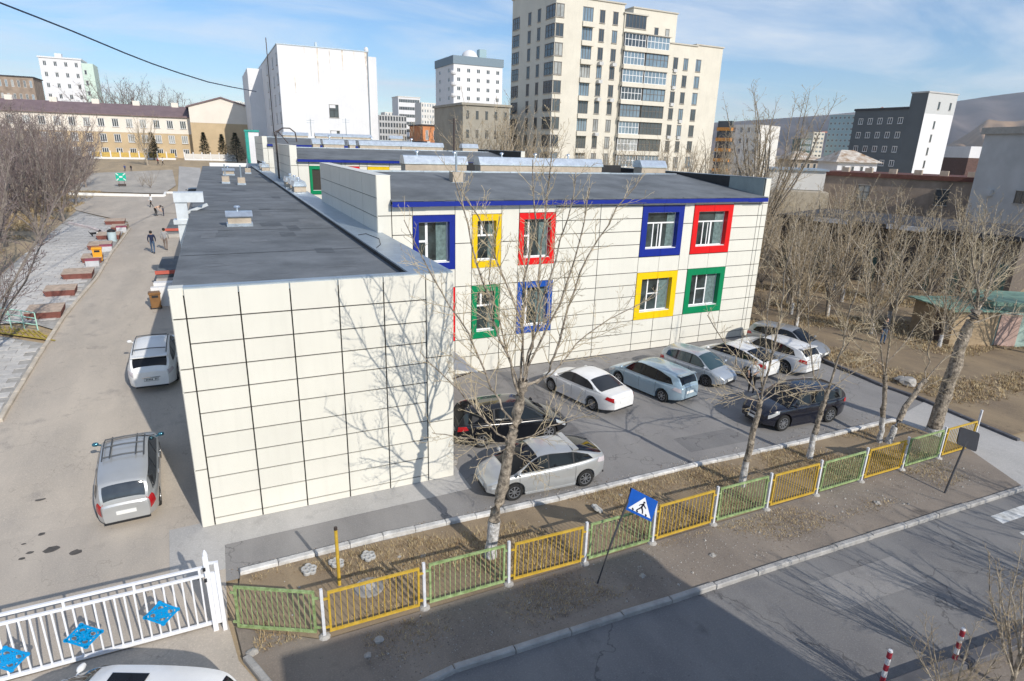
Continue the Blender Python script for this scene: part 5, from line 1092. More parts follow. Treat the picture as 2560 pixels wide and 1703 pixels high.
for i, (x, y, s) in enumerate(((37,13,.9),(40,18.5,1.1),(46,17.5,1.2),(51,14,1.2),(44.5,12.5,.9),(49,8.5,1.1),(43.5,25,1.2),(55,9,1.3),(35,16,1.0),(37.5,19,1.2),(41,22,1.3),(45.5,21,1.3),(49,19,1.3),(53,20,1.4),(57,13,1.4))): plant(TS[i % 2], x, y, s, 'leafless bush under the eastern poplars', 'bushes in the eastern yard', 'bare_shrub')
# roadside trees south of the road: their tips enter the picture and their shadows cross the road
for x, y, s, k in ((16.4,-13.6,.40,0),(19.3,-14.3,.44,2),(22.8,-15.8,.6,1),(27.5,-17.5,.8,3),(13.9,-13.6,.3,3)): plant(TE[k], x, y, s, 'young bare roadside tree on the near pavement', 'roadside trees on the near pavement', z=.05)
# conifers by the ochre school
ndl = M('conifer_needles', (.050,.062,.03), .9, .4, 1.2)
def conifer(seed, h, rb, squat=1.):
    r = random.Random(seed); m = MB()
    for i in range(1500):
        t = r.random()**.8; z = h*(.06+.94*t); rr = rb*(1-t)**.8*r.uniform(.35,1.05)*(1+.18*math.sin(z*7)); a = r.uniform(0, 6.283); p = Vector((math.cos(a)*rr, math.sin(a)*rr, z)); d = Vector((math.cos(a), math.sin(a), r.uniform(-.3,.5))).normalized(); s = Vector((-d.y, d.x, r.uniform(-.3,.3)))*.13; e = d*.42
        m.add([p-s, p+s, p+e+s*.3, p+e-s*.3], [(0,1,2,3)])
    tk = MB(); tk.tube([(0,0,-.1),(0,0,h*.5),(0,0,h*.97)], [.14,.08,.015], 6); return tk.mesh('trunk', bark_d), m.mesh('crown', ndl)
CF = [conifer(1, 6.5, 1.5), conifer(2, 7, 2.4)]
for k, px, py, s in ((0,1425,1085,1.),(1,1640,1125,1.0),(0,1535,1080,.95),(0,1065,1105,.95),(0,1150,1060,.9)):
    p = GT('a', px, py); p = p if p.y < 165 else Vector((p.x*.95,160,6)); plant(CF[k], p.x, p.y, s, 'dark green conifer before the ochre school' if k == 0 else 'broad dark conifer beside the teal cabin', 'conifers before the ochre school' if k == 0 else None, 'conifer_tree')
# ------------------------------------------------------------------ people
skin = M('skin', (.48,.30,.21), .6, .06); hairm = M('hair_black', (.015,.012,.011), .6, .1); shoem = M('shoe_dark', (.03,.028,.028), .6, .1)
def cloth(n, c): return M('cloth_'+n, c, .9, .12, 14.)
def pose(kind):
    # facing +X, y left, for a height of 1.75; name -> (x,y,z,r)
    J = dict(pel=(0,0,.96,.135), spi=(0,0,1.14,.135), che=(0,0,1.33,.155), nek=(0,0,1.49,.058), hed=(.012,0,1.58,.085), top=(.012,0,1.70,.082))
    def arm(s, el, wr): J['sh'+s] = (0, (.185 if s == 'l' else -.185), 1.42, .068); J['el'+s] = el; J['wr'+s] = wr
    def leg(s, kn, an, to): J['hi'+s] = (0, (.095 if s == 'l' else -.095), .90, .095); J['kn'+s] = kn; J['an'+s] = an; J['to'+s] = to
    if kind == 'walk':
        arm('l', (-.10,.25,1.15,.048), (.02,.24,.92,.036)); arm('r', (.04,-.25,1.14,.048), (.20,-.22,.95,.036))
        leg('l', (.16,.10,.50,.062), (.17,.10,.09,.045), (.30,.11,.045,.042)); leg('r', (-.02,-.10,.49,.062), (-.24,-.10,.15,.045), (-.14,-.11,.05,.042))
    elif kind == 'bend':
        J = dict(pel=(-.12,0,.92,.14), spi=(.06,0,1.02,.14), che=(.26,0,1.10,.155), nek=(.40,0,1.13,.058), hed=(.48,0,1.13,.085), top=(.60,0,1.10,.082))
        J['shl'] = (.30,.185,1.10,.068); J['ell'] = (.40,.24,.84,.048); J['wrl'] = (.50,.16,.62,.036); J['shr'] = (.30,-.185,1.10,.068); J['elr'] = (.38,-.24,.84,.048); J['wrr'] = (.50,-.14,.64,.036)
        leg('l', (.02,.11,.48,.062), (-.06,.11,.09,.045), (.08,.12,.045,.042)); leg('r', (-.04,-.11,.48,.062), (-.16,-.11,.09,.045), (-.02,-.12,.045,.042)); J['hil'] = (-.12,.095,.86,.095); J['hir'] = (-.12,-.095,.86,.095)
    elif kind == 'hold':
        arm('l', (.10,.25,1.18,.048), (.30,.12,1.10,.036)); arm('r', (-.02,-.25,1.16,.048), (.12,-.20,.95,.036))
        leg('l', (.05,.11,.49,.062), (.02,.11,.09,.045), (.16,.12,.045,.042)); leg('r', (.0,-.11,.49,.062), (-.05,-.11,.09,.045), (.09,-.12,.045,.042))
    else:
        arm('l', (-.03,.25,1.15,.048), (.04,.23,.91,.036)); arm('r', (-.01,-.25,1.15,.048), (.06,-.23,.91,.036))
        leg('l', (.02,.11,.49,.062), (-.02,.11,.09,.045), (.12,.12,.045,.042)); leg('r', (.01,-.11,.49,.062), (-.03,-.11,.09,.045), (.11,-.12,.045,.042))
    return J
E_ = [('pel','spi','t'),('spi','che','t'),('che','nek','t'),('nek','hed','s'),('hed','top','s')]+[e for s in 'lr' for e in (('che','sh'+s,'t'),('sh'+s,'el'+s,'t'),('el'+s,'wr'+s,'a'),('pel','hi'+s,'p'),('hi'+s,'kn'+s,'p'),('kn'+s,'an'+s,'p'),('an'+s,'to'+s,'f'))]
_pm = {}
def person_mesh(kind):
    if kind in _pm: return _pm[kind]
    J = pose(kind); names = list(J); V = [Vector(J[n][:3]) for n in names]; Rr = [J[n][3] for n in names]; idx = {n: i for i, n in enumerate(names)}
    ed = [(idx[a], idx[b]) for a, b, c in E_]; tg = [c for a, b, c in E_]
    for s in 'lr':
        w = V[idx['wr'+s]]; d = (w-V[idx['el'+s]]).normalized(); sd = Vector((0, 1 if s == 'l' else -1, 0)); fwd = Vector((1,0,0))
        pc = w+d*.055; V.append(pc); Rr.append(.034); ip = len(V)-1; ed.append((idx['wr'+s], ip)); tg.append('s')
        for q, ln in enumerate((.075,.085,.08,.065)):
            a = pc+d*.03+fwd*(.027-.018*q); b = a+d*ln*.55; c = b+(d*.8-sd*.6).normalized()*ln*.5; i0 = len(V); V += [a, b, c]; Rr += [.010,.0095,.008]; ed += [(ip, i0), (i0, i0+1), (i0+1, i0+2)]; tg += ['s']*3
        a = w+d*.03+fwd*.03; b = a+(d*.7+fwd*.6).normalized()*.05; i0 = len(V); V += [a, b]; Rr += [.012,.010]; ed += [(ip, i0), (i0, i0+1)]; tg += ['s']*2
    nz = V[idx['hed']]; ax = (V[idx['top']]-V[idx['hed']]).normalized(); fw = Vector((0,1,0)).cross(ax)*1.; fw = fw if fw.x > 0 or kind == 'bend' else -fw
    if kind == 'bend': fw = Vector((.1,0,-1))
    V.append(nz+fw*.095+ax*.03); Rr.append(.016); ed.append((idx['hed'], len(V)-1)); tg.append('s')
    me = bpy.data.meshes.new('tmp'); me.from_pydata([tuple(v) for v in V], ed, []); ob = bpy.data.objects.new('tmp', me); COL.objects.link(ob)
    md = ob.modifiers.new('s', 'SKIN'); md.use_smooth_shade = True
    sv = me.skin_vertices[0].data
    for i, r in enumerate(Rr): sv[i].radius = (r, r)
    sv[idx['pel']].use_root = True
    for n, q in (('pel',(.15,.12)),('spi',(.145,.115)),('che',(.165,.12))): sv[idx[n]].radius = q
    sb = ob.modifiers.new('u', 'SUBSURF'); sb.levels = 1; sb.render_levels = 1
    dg = bpy.context.evaluated_depsgraph_get(); r = bpy.data.meshes.new_from_object(ob.evaluated_get(dg)); bpy.data.objects.remove(ob)
    order = {'t': 0, 'p': 1, 's': 2, 'f': 3, 'a': 4}; ids = []
    for p in r.polygons:
        c = p.center; best = (9, 0)
        for (a, b), t in zip(ed, tg):
            ab = V[b]-V[a]; u = max(0, min(1, (c-V[a]).dot(ab)/max(1e-9, ab.length_squared))); dd = (c-V[a]-ab*u).length-.6*(Rr[a]+(Rr[b]-Rr[a])*u)
            if dd < best[0]: best = (dd, order[t])
        ids.append(best[1])
    _pm[kind] = (r, ids, V[idx['hed']].copy(), V[idx['top']].copy(), fw); return _pm[kind]
def person(label, loc, head, h, kind, top, legs, sleeve=None, hat=None, group=None, bag=None):
    me, ids, hd, tp, fw = person_mesh(kind); t = thing('person', label, 'person', loc, R(head), group); s = h/1.75; t.scale = (s, s, s)
    m = me.copy(); m.materials.clear()
    for q in (top, legs, skin, shoem, sleeve or top): m.materials.append(q)
    m.polygons.foreach_set('material_index', ids); put('body', m, t)
    ax = (tp-hd).normalized(); c = hd+(tp-hd)*.62-fw*.012; hm = MB(); hm.lathe([(0,-.11),(.075,-.09),(.102,-.03),(.106,.03),(.088,.085),(.05,.115),(0,.125)], 14)
    q = ax.to_track_quat('Z', 'Y').to_matrix(); hm.v = [tuple(c+q @ Vector(v)-fw*.02) for v in hm.v]; hm.f = [f for f in hm.f if (sum((Vector(hm.v[i]) for i in f), Vector())/len(f)-c).dot(fw) < .052 or (sum((Vector(hm.v[i]) for i in f), Vector())/len(f)-c).dot(ax) > .055]; hm.m = [0]*len(hm.f)
    hm.build('hair', hat or hairm, t, 60)
    return t
navy = cloth('navy', (.015,.022,.055)); jean = cloth('denim', (.06,.10,.17)); greyc = cloth('grey', (.30,.30,.31)); tan = cloth('khaki', (.19,.15,.13)); blk = cloth('black', (.014,.014,.016)); peach = cloth('peach', (.68,.46,.34)); wh = cloth('white', (.72,.74,.76)); redc = cloth('red', (.35,.04,.05)); bl = cloth('blue', (.05,.08,.22))
person('person in navy jacket and jeans walking up the west yard', GT('e',1205,735), 88, 1.76, 'walk', navy, jean)
person('person in grey jacket and brown trousers walking beside the platform', GT('e',1305,708), 84, 1.75, 'walk', greyc, tan)
person('person in peach jacket and black trousers bending down on the square', GT('e',1230,440), -20, 1.68, 'bend', peach, blk)
person('small child in navy suit standing before the bending adult', GT('e',1285,440), 170, 1.05, 'stand', navy, navy)
person('slim person in black and white walking across the square', GT('e',1190,372), 200, 1.55, 'walk', wh, blk)
person('person in red top strolling past the ochre school fence', GT('a',1092,1142), 10, 1.7, 'walk', redc, blk)
person('person in white top strolling past the ochre school fence', GT('a',1127,1142), 185, 1.7, 'walk', wh, blk)
person('child in blue coat sitting out on the grass bank', GT('a',865,1182), -60, 1.2, 'stand', bl, navy)
person('child in black coat out on the grass bank', GT('a',908,1184), -60, 1.2, 'stand', blk, navy)
person('person in white T shirt and black trousers beside the blue black off roader', Vector((24.55,1.95,.01)), 215, 1.72, 'hold', wh, blk, sleeve=skin)
person('person in dark coat and jeans standing in the dry eastern yard', Vector((38.9,4.9,0)), 250, 1.78, 'stand', cloth('charcoal', (.04,.04,.045)), jean)
# small dog at the edge of the raised paving
p = GT('e',750,608); dgt = thing('dog', 'small black and white dog standing on the plaza paving', 'dog', p, R(20)); s_ = .75
def dogmesh():
    V = [(-.28,0,.36,.09),(0,0,.37,.10),(.22,0,.38,.11),(.33,0,.50,.07),(.40,0,.58,.075),(.52,0,.55,.038)]; ed = [(0,1),(1,2),(2,3),(3,4),(4,5)]
    for s in (-1, 1):
        a = len(V); V += [(.22,s*.08,.28,.045),(.21,s*.085,.15,.03),(.23,s*.085,.03,.03)]; ed += [(2,a),(a,a+1),(a+1,a+2)]
        a = len(V); V += [(-.26,s*.08,.27,.055),(-.20,s*.085,.19,.035),(-.29,s*.085,.12,.026),(-.27,s*.085,.03,.028)]; ed += [(0,a),(a,a+1),(a+1,a+2),(a+2,a+3)]
        a = len(V); V += [(.39,s*.055,.66,.022)]; ed += [(4,a)]
    a = len(V); V += [(-.40,0,.45,.028),(-.46,0,.56,.018)]; ed += [(0,a),(a,a+1)]
    me = bpy.data.meshes.new('tmp'); me.from_pydata([v[:3] for v in V], ed, []); ob = bpy.data.objects.new('tmp', me); COL.objects.link(ob); ob.modifiers.new('s', 'SKIN').use_smooth_shade = True
    for i, v in enumerate(V): me.skin_vertices[0].data[i].radius = (v[3], v[3])
    me.skin_vertices[0].data[1].use_root = True; sb = ob.modifiers.new('u', 'SUBSURF'); sb.levels = sb.render_levels = 1
    r = bpy.data.meshes.new_from_object(ob.evaluated_get(bpy.context.evaluated_depsgraph_get())); bpy.data.objects.remove(ob); r.materials.clear(); r.materials.append(blk); r.materials.append(wh)
    for q in r.polygons: q.material_index = 1 if (q.center.x > .1 and q.center.z < .45) or q.center.z < .1 else 0
    return r
o = put('body', dogmesh(), dgt)
# ------------------------------------------------------------------ fence, gate, signs and small things
FP = [(2.69,-5.9),(5.17,-5.93),(7.52,-5.98),(9.88,-6.05),(12.28,-6.05),(14.70,-6.03),(16.99,-6.07),(19.33,-6.1),(21.69,-6.1),(24.0,-6.12),(26.3,-6.12),(28.5,-6.12)]
def fence_panel(A, B, mat, label, group, zb=.17, zt=1.28, nb=14, gap=.13):
    A = Vector((A[0], A[1], 0)); B = Vector((B[0], B[1], 0)); d = B-A; ln = d.length; t = thing('steel_fence', label, 'fence', A, math.atan2(d.y, d.x), group); x0, x1 = gap, ln-gap
    for a, b in (((x0,0,zb),(x1,0,zb)),((x0,0,zt),(x1,0,zt))): MB().bar(a, b, .05, .06).build('rail', mat, t)
    for x in (x0+.025, x1-.025): MB().bar((x,0,zb+.03),(x,0,zt-.03),.05,.05).build('stile', mat, t)
    bm = _bars.setdefault((mat.name, zt-zb), MB().bar((0,0,zb+.03),(0,0,zt-.03),.016,.016).mesh('bar', mat))
    for i in range(nb): put('bar', bm, t, (x0+(x1-x0)*(i+1)/(nb+1), 0, 0))
    for x, s in ((x0, -1), (x1, 1)):
        for z in (zb+.12, zt-.16): MB().bar((x,0,z),(x+s*(gap-.03),0,z),.05,.04).build('bracket', mat, t)
    t.rotation_euler.x = rnd.uniform(-.02,.02); return t
_bars = {}
ORD = ['', 'first', 'second', 'third', 'fourth', 'fifth', 'sixth', 'seventh', 'eighth', 'ninth', 'tenth', 'eleventh', 'twelfth', 'thirteenth']
galv = M('post_white', (.62,.63,.66), .5, .12, 6)
fence_panel((.72,-4.82), (2.64,-5.88), steel_g, 'green fence panel turned towards the gate post', None)
for i, (a, b) in enumerate(zip(FP, FP[1:])):
    y_ = i % 2 == 0; fence_panel(a, b, steel_y if y_ else steel_g, ('yellow' if y_ else 'green')+' steel bar fence section, '+ORD[i+2]+' from the gate post', 'yellow fence panels' if y_ else 'green fence panels', nb=14 if i < 5 else 16)
for i, (x, y) in enumerate(FP):
    last = i == len(FP)-1; t = thing('fence_post', 'slim white fence post, '+ORD[i+1]+' after the gate post' if not last else 'taller white post ending the fence beside the path', 'post', (x, y, 0), 0, 'white fence posts' if not last else None)
    MB().bar((0,0,-.1),(rnd.uniform(-.03,.03),0,1.4 if not last else 1.75),.07,.07).build('shaft', galv, t); m = MB(); m.lathe([(.0,.0),(.15,.0),(.13,.04),(.08,.07),(0,.075)], 9, (0,0,.02)); m.build('footing', conc, t)
# sliding gate
gt = thing('sliding_gate', 'white steel sliding gate with bright blue lattice diamonds', 'gate', (.3,-4.46,0), R(180))
GW, GH = 7.2, 1.72
for z in (GH, GH-.22): MB().bar((0,0,z),(GW,0,z),.06,.06).build('rail', steel_w, gt)
MB().bar((0,0,.12),(GW,0,.12),.06,.08).build('rail', steel_w, gt)
bm = MB().bar((0,0,.15),(0,0,GH-.25),.035,.035).mesh('bar', steel_w)
for i in range(37): put('bar', bm, gt, (.14+i*.192, 0, 0))
for i in range(6): MB().bar((.14+i*1.32,0,GH-.2),(.14+i*1.32,0,GH-.02),.05).build('stub', steel_w, gt)
orn = M('ornament_blue', (.0,.27,.62), .4, .08, 8)
def ornament():
    m = MB(); a, b = .34, .31
    def ring(cx, cz, r, t=.035, n=12):
        o = len(m.v)
        for k in range(n):
            q = 6.283*k/n
            for rr in (r-t/2, r+t/2):
                for yy in (-.012, .012): m.v.append((cx+rr*math.cos(q), yy, cz+rr*math.sin(q)))
        for k in range(n):
            p = o+4*k; q = o+4*((k+1) % n); m.f += [(p,p+2,q+2,q),(p+1,q+1,q+3,p+3),(p,q,q+1,p+1),(p+2,p+3,q+3,q+2)]; m.m += [0]*4
    P4 = [(a,0),(0,b),(-a,0),(0,-b)]
    for p, q in zip(P4, P4[1:]+P4[:1]): m.bar((p[0],0,p[1]),(q[0],0,q[1]),.045,.024,up=(0,1,0))
    for u in (-1,1): m.bar((u*a*.5,0,-b*.5),(u*a*.02,0,b*.0),.03,.02,up=(0,1,0)); m.bar((u*a*.5,0,b*.5),(u*a*.02,0,0),.03,.02,up=(0,1,0))
    ring(0,0,.06,.03); ring(0,0,.12,.025)
    for x, z in ((a*.5,0),(-a*.5,0),(0,b*.5),(0,-b*.5)): ring(x, z, .075,.03)
    for x, z in ((a*.27,b*.27),(-a*.27,b*.27),(a*.27,-b*.27),(-a*.27,-b*.27)): ring(x, z, .05,.028)
    for x, z in P4: ring(x*.97, z*.97, .035, .03)
    return m.mesh('lattice_diamond', orn)
om = ornament()
for px, py in ((1360,955),(705,1145),(70,1340)):
    q = WY('g', px, py, -4.52); put('lattice_diamond', om, gt, (.3-q.x, .06, q.z))
gp = thing('gate_post', 'white double gate post with a lock plate and bolts', 'post', (.47,-4.62,0))
m = MB(); m.bar((-.12,.05,-.1),(-.14,.05,2.1),.11,.11); m.build('shaft', steel_w, gp); MB().bar((.08,-.02,-.1),(.07,-.02,1.92),.09,.09).build('shaft', steel_w, gp)
m = MB(); m.bar((-.1,.02,1.9),(.06,-.01,1.9),.05); m.bar((-.1,.02,1.62),(.06,-.01,1.62),.05); m.bar((-.02,.0,.2),(-.02,.0,1.62),.13,.05); m.build('lock_plate', steel_w, gp)
MB().lathe([(0,0),(.05,0),(.05,.06),(.02,.14),(0,.16)], 10, (-.14,.05,2.1)).build('finial', steel_w, gp)
for z in (1.75,1.45): MB().box(-.22,-.16,-.06,.0,z,z+.07).build('hinge', blackp, gp)
# pedestrian crossing sign on its leaning pole
b0 = G('o',640,1390); top = WY('o',905,690,b0.y+.35); tp2 = WY('o',935,570,b0.y+.42)
sg = thing('crossing_sign', 'blue pedestrian crossing sign on a leaning dark pole', 'sign', b0)
MB().tube([(0,0,-.1),tuple((top-b0)*.5+Vector((-.02,0,.02))),tuple(top-b0),tuple(tp2-b0)], .032, 8).build('pole', M('pole_dark', (.05,.05,.055), .5, .2), sg)
yv = b0.y+.36
C4 = [WY('o',*q,yv)-b0 for q in ((940,572),(1158,684),(1095,860),(884,750))]
UX = (C4[1]-C4[0]); UY = (C4[3]-C4[0]); nrm = UX.cross(UY).normalized(); nrm = nrm if nrm.y < 0 else -nrm
bp = lambda u, v, o=0.: C4[0]+UX*u+UY*v+nrm*(.02+o)
m = MB(); m.poly([bp(0,0),bp(1,0),bp(1,1),bp(0,1)], -nrm*.02); brd = m.build('board', M('sign_blue', (.01,.09,.42), .35, .08, 6), sg)
m = MB(); m.add([bp(.52,.10,.004),bp(.93,.88,.004),bp(.07,.88,.004)], [(0,1,2)]); m.build('triangle', M('sign_white', (.72,.74,.76), .5, .05), brd)
ink = M('sign_ink', (.01,.012,.03), .5, 0); m = MB()
def stroke(p, q, w): 
    a = bp(*p, .008); b = bp(*q, .008); d = (b-a).normalized(); x = d.cross(nrm)*w/2; m.add([a-x, a+x, b+x, b-x], [(0,1,2,3)])
hc = (.545,.33); m.add([bp(hc[0]+.042*math.cos(6.283*k/10), hc[1]+.042*math.sin(6.283*k/10), .008) for k in range(10)], [tuple(range(10))])
for p, q, w in (((.54,.38),(.50,.60),.075),((.50,.58),(.57,.70),.05),((.57,.70),(.60,.84),.045),((.50,.58),(.43,.70),.05),((.43,.70),(.36,.80),.045),((.53,.42),(.62,.52),.035),((.53,.42),(.43,.50),.035),((.43,.50),(.40,.57),.03),((.62,.52),(.66,.55),.03)): stroke(p, q, w)
for u in (.2,.36,.70): stroke((u,.80),(u+.06,.87),.045)
m.build('walking_figure', ink, brd)
# back of a second sign
b0 = G('p',1025,525); s2 = thing('sign_back', 'dark square sign seen from its back beside the path', 'sign', b0); yv = b0.y+.1
C4 = [WY('p',*q,yv)-b0 for q in ((1118,150),(1228,186),(1206,292),(1098,246))]; tp = (C4[0]+C4[1]+C4[2]+C4[3])/4
MB().tube([(0,0,-.1),tuple(tp*.98+Vector((0,.04,0)))], .035, 8).build('pole', MT['pole_dark'], s2)
pts = []
for i in range(4):
    a, b, c = C4[i-1], C4[i], C4[(i+1) % 4]; pts += [b+(a-b)*.12, b+(a-b)*.03+(c-b)*.03, b+(c-b)*.12]
MB().poly(pts, (0,.03,0)).build('board', M('sign_back', (.03,.032,.04), .5, .1), s2)
# yellow stake, bollards
t = thing('marker_stake', 'rusty yellow steel stake standing in the planting strip', 'post', (3.34,-4.22,.02)); MB().tube([(0,0,-.1),(0,.02,1.72)], .045, 10).build('shaft', steel_y, t); MB().tube([(0,.02,1.72),(0,.02,1.80)], .047, 10).build('cap', steel_d, t)
for z in (.35,.62,1.05,1.3): MB().tube([(0,.005+z*.01,z),(0,.006+z*.01,z+.06)], .0465, 10).build('rust_band', M('rust', (.16,.06,.03), .9, .3), t)
rw = [M('bollard_red', (.36,.03,.05), .5, .1), M('bollard_white', (.68,.68,.7), .5, .08)]
for x, y in ((15.95,-12.62),(13.75,-12.35),(18.6,-12.78)):
    t = thing('striped_bollard', 'red and white banded bollard on the near kerb', 'bollard', (x,y,.2), 0, 'striped bollards on the near kerb')
    for k in range(5): MB().tube([(0,0,k*.17),(0,0,k*.17+.17)], .052, 10).build('band', rw[k % 2], t)
    MB().lathe([(.052,0),(.045,.04),(0,.05)], 10, (0,0,.85)).build('cap', rw[1], t)
# concrete ornaments, well cover, stones in the strip
def scroll():
    m = MB()
    for cx, cy in ((-.18,.05),(0,.16),(.18,.05),(.10,-.14),(-.10,-.14)): m.lathe([(.05,-.06),(.13,-.06),(.14,.04),(.11,.07),(.055,.05),(.05,-.06)], 12, (cx,cy,0))
    m.box(-.14,.14,-.1,.1,-.06,.03); m.v = [(x*.72,y*.72,z*.72) for x,y,z in m.v]; return m.mesh('cast_ring', M('cast_grey', (.40,.40,.39), .9, .2, 6), 40)
sm = scroll()
for k, (px, py, lb) in enumerate(((508,660,'cast concrete flower ring lying beside the yellow stake shadow'),(712,610,'cast concrete flower ring lying behind the yellow stake'),(945,560,'cast concrete flower ring lying nearest the big pollarded poplar'))):
    p = G('n',px,py,.1); t = thing('concrete_ornament', lb, 'ornament', p, rnd.uniform(0,3)); o = put('cast_ring', sm, t); t.rotation_euler = (rnd.uniform(-.2,.2), rnd.uniform(-.25,.25), rnd.uniform(0,3))
p = G('o',650,745,.1); t = thing('concrete_ornament', 'cast concrete flower ring half buried beside the crossing sign', 'ornament', p); put('cast_ring', sm, t).rotation_euler = (.5,.3,1)
p = G('n',950,800); t = thing('well_cover', 'round concrete well cover behind the yellow fence panel', 'cover', (p.x,p.y,.04)); MB().lathe([(0,.03),(.37,.03),(.40,.0),(.40,-.05)], 24).build('slab', M('cover_grey', (.27,.26,.25), .9, .2, 4), t, 40); MB().lathe([(0,.04),(.15,.04),(.16,.032)], 16).build('lid', conc, t)
p = G('o',1530,1290+0); 
stn = M('stone_pale', (.38,.36,.33), .9, .2, 4)
def stone(seed, s):
    r = random.Random(seed); bm = bmesh.new(); bmesh.ops.create_icosphere(bm, subdivisions=2, radius=s)
    for v in bm.verts: v.co *= r.uniform(.75,1.2); v.co.z *= .55
    me = bpy.data.meshes.new('stone'); bm.to_mesh(me); bm.free(); me.materials.append(stn); return me
for k, (z, x, y, s) in enumerate((('n',90,1285,.13),('n',1020,1190,.12),('n',940,1300,.09),('n',1350,570,.08),('n',1172,572,.07),('o',848,640,.08),('o',1480,1382-1000,.06),('o',1030,1320,.1),('o',1620,1150,.1),('k',170,1130,.16),('p',650,580,.12),('m',1050,1030,.45),('m',1010,1010,.35))):
    p = G(z, x, y); t = tag(put('loose_stone', stone(k, s), None, (p.x, p.y, s*.35)), 'pale loose stone lying on the bare soil' if s < .3 else 'grey boulder beside the concrete path', 'stone', 'loose stones' if s < .3 else 'boulders beside the path')
# west yard: planters, bins, railing, notice
plm = M('planter_red', (.20,.075,.06), .8, .2, 3.); plt = M('planter_top', (.46,.36,.28), .9, .2, 4.)
PLT = [((325,1205),(495,1240),(560,1165)),((445,1042),(602,1066),(670,1020)),((555,900),(735,932),(755,888)),((725,795),(808,808),(850,770)),((805,688),(880,706),(920,665)),((890,592),(945,625),(975,580)),((945,560),(1000,560),(1018,520)),((905,470),(985,510),(1010,485))]
for k, (a, b, c) in enumerate(PLT):
    A, B, C = GT('e',*a), GT('e',*b), GT('e',*c); w = max(1.2, min(1.65, (B-A).length)); l = max(1.0, min(1.7, (C-B).length)); z = zg(B.x, B.y)
    t = thing('planter_box', 'red brown concrete planter, '+ORD[k+1]+' from the mint green railing' if k < 7 else 'red brown planter at the corner of the square', 'planter', (B.x-.1,B.y,z), R(2), 'planters along the west yard' if k < 7 else None)
    hh = .4; m = MB(); m.add([(-w*.92,.06,0),(0,0,0),(0,l,.1),(-w*.92,l,.1),(-w,-.05,hh),(.06,-.1,hh),(.06,l+.05,hh+.1),(-w,l+.05,hh+.1)], [(0,1,5,4),(1,2,6,5),(2,3,7,6),(3,0,4,7),(3,2,1,0)]); m.build('box', plm, t)
    m = MB(); m.add([(-w,-.05,hh),(.06,-.1,hh),(.06,l+.05,hh+.1),(-w,l+.05,hh+.1),(-w+.12,.05,hh+.01),(-.06,.02,hh+.01),(-.06,l-.06,hh+.11),(-w+.12,l-.06,hh+.11)], [(0,1,5,4),(1,2,6,5),(2,3,7,6),(3,0,4,7),(4,5,6,7)]); m.build('soil_top', plt, t)
# benches of white plinths with maroon seats between the planters
for k, (a, lb) in enumerate((((730,830),'white bench block with maroon seat next to the orange bin'),((835,715),'white bench block with maroon seat between two planters'),((955,560),'low white bench block at the plaza corner'))):
    p = GT('e',*a); t = thing('bench_block', lb, 'bench', p, R(5)); MB().box(-.4,.4,-.4,.4,-.1,.40).build('plinth', M('plinth_grey', (.5,.51,.53), .8, .1), t); MB().box(-.42,.42,-.37,.43,.40,.48).build('seat', M('seat_maroon', (.30,.07,.10), .7, .15), t)
bo = M('bin_orange', (.72,.33,.02), .5, .1); bb = M('bin_brown', (.20,.10,.035), .5, .15)
def bin_(label, p, mat, rz, s=1.):
    t = thing('litter_bin', label, 'bin', p, rz); t.scale = (s,s,s)
    MB().poly([(-.26,-.2,.12),(.26,-.2,.12),(.30,-.2,.95),(-.30,-.2,.95)], (0,.4,0)).build('body', mat, t); MB().poly([(-.34,-.26,.95),(.34,-.26,.95),(.30,-.26,1.08),(-.30,-.26,1.08)], (0,.52,0)).build('hood', mat, t)
    MB().box(-.17,.17,-.215,-.195,.74,.88).build('slot', blackp, t)
    for x in (-.28,.28): MB().box(x-.03,x+.03,-.05,.05,0,.2).build('leg', steel_d, t)
bin_('orange litter bin standing between the planters', GT('e',775,800), bo, R(5)); bin_('brown litter bin by the white porch wall', GT('e',1228,1168), bb, R(8), .95)
p = GT('e',885,640); t = thing('litter_bin', 'pale blue drum bin with a dark lid on the plaza edge', 'bin', p); MB().lathe([(.0,0),(.30,0),(.33,.8),(.30,.82)], 14).build('drum', M('drum_blue', (.45,.55,.58), .5, .1), t, 40); MB().lathe([(.32,.82),(.30,.95),(.12,1.05),(0,1.06)], 14).build('lid', blackp, t, 40)
mint = M('mint_steel', (.42,.66,.56), .5, .1)
A = GT('e',0,1300); B = GT('e',300,1345); A2 = A+(A-B)*.4; t = thing('ramp_railing', 'mint green tube railing along the ramp', 'railing', B, math.atan2(A2.y-B.y, A2.x-B.x)); ln = (A2.xy-B.xy).length; dz = A2.z-B.z
for z in (.35,.7,1.0): MB().tube([(0,0,z),(ln,0,z+dz)], .03, 6).build('rail', mint, t)
for i in range(5): MB().tube([(ln*i/4,0,-.05+dz*i/4),(ln*i/4,0,1.0+dz*i/4)], .03, 6).build('post', mint, t)
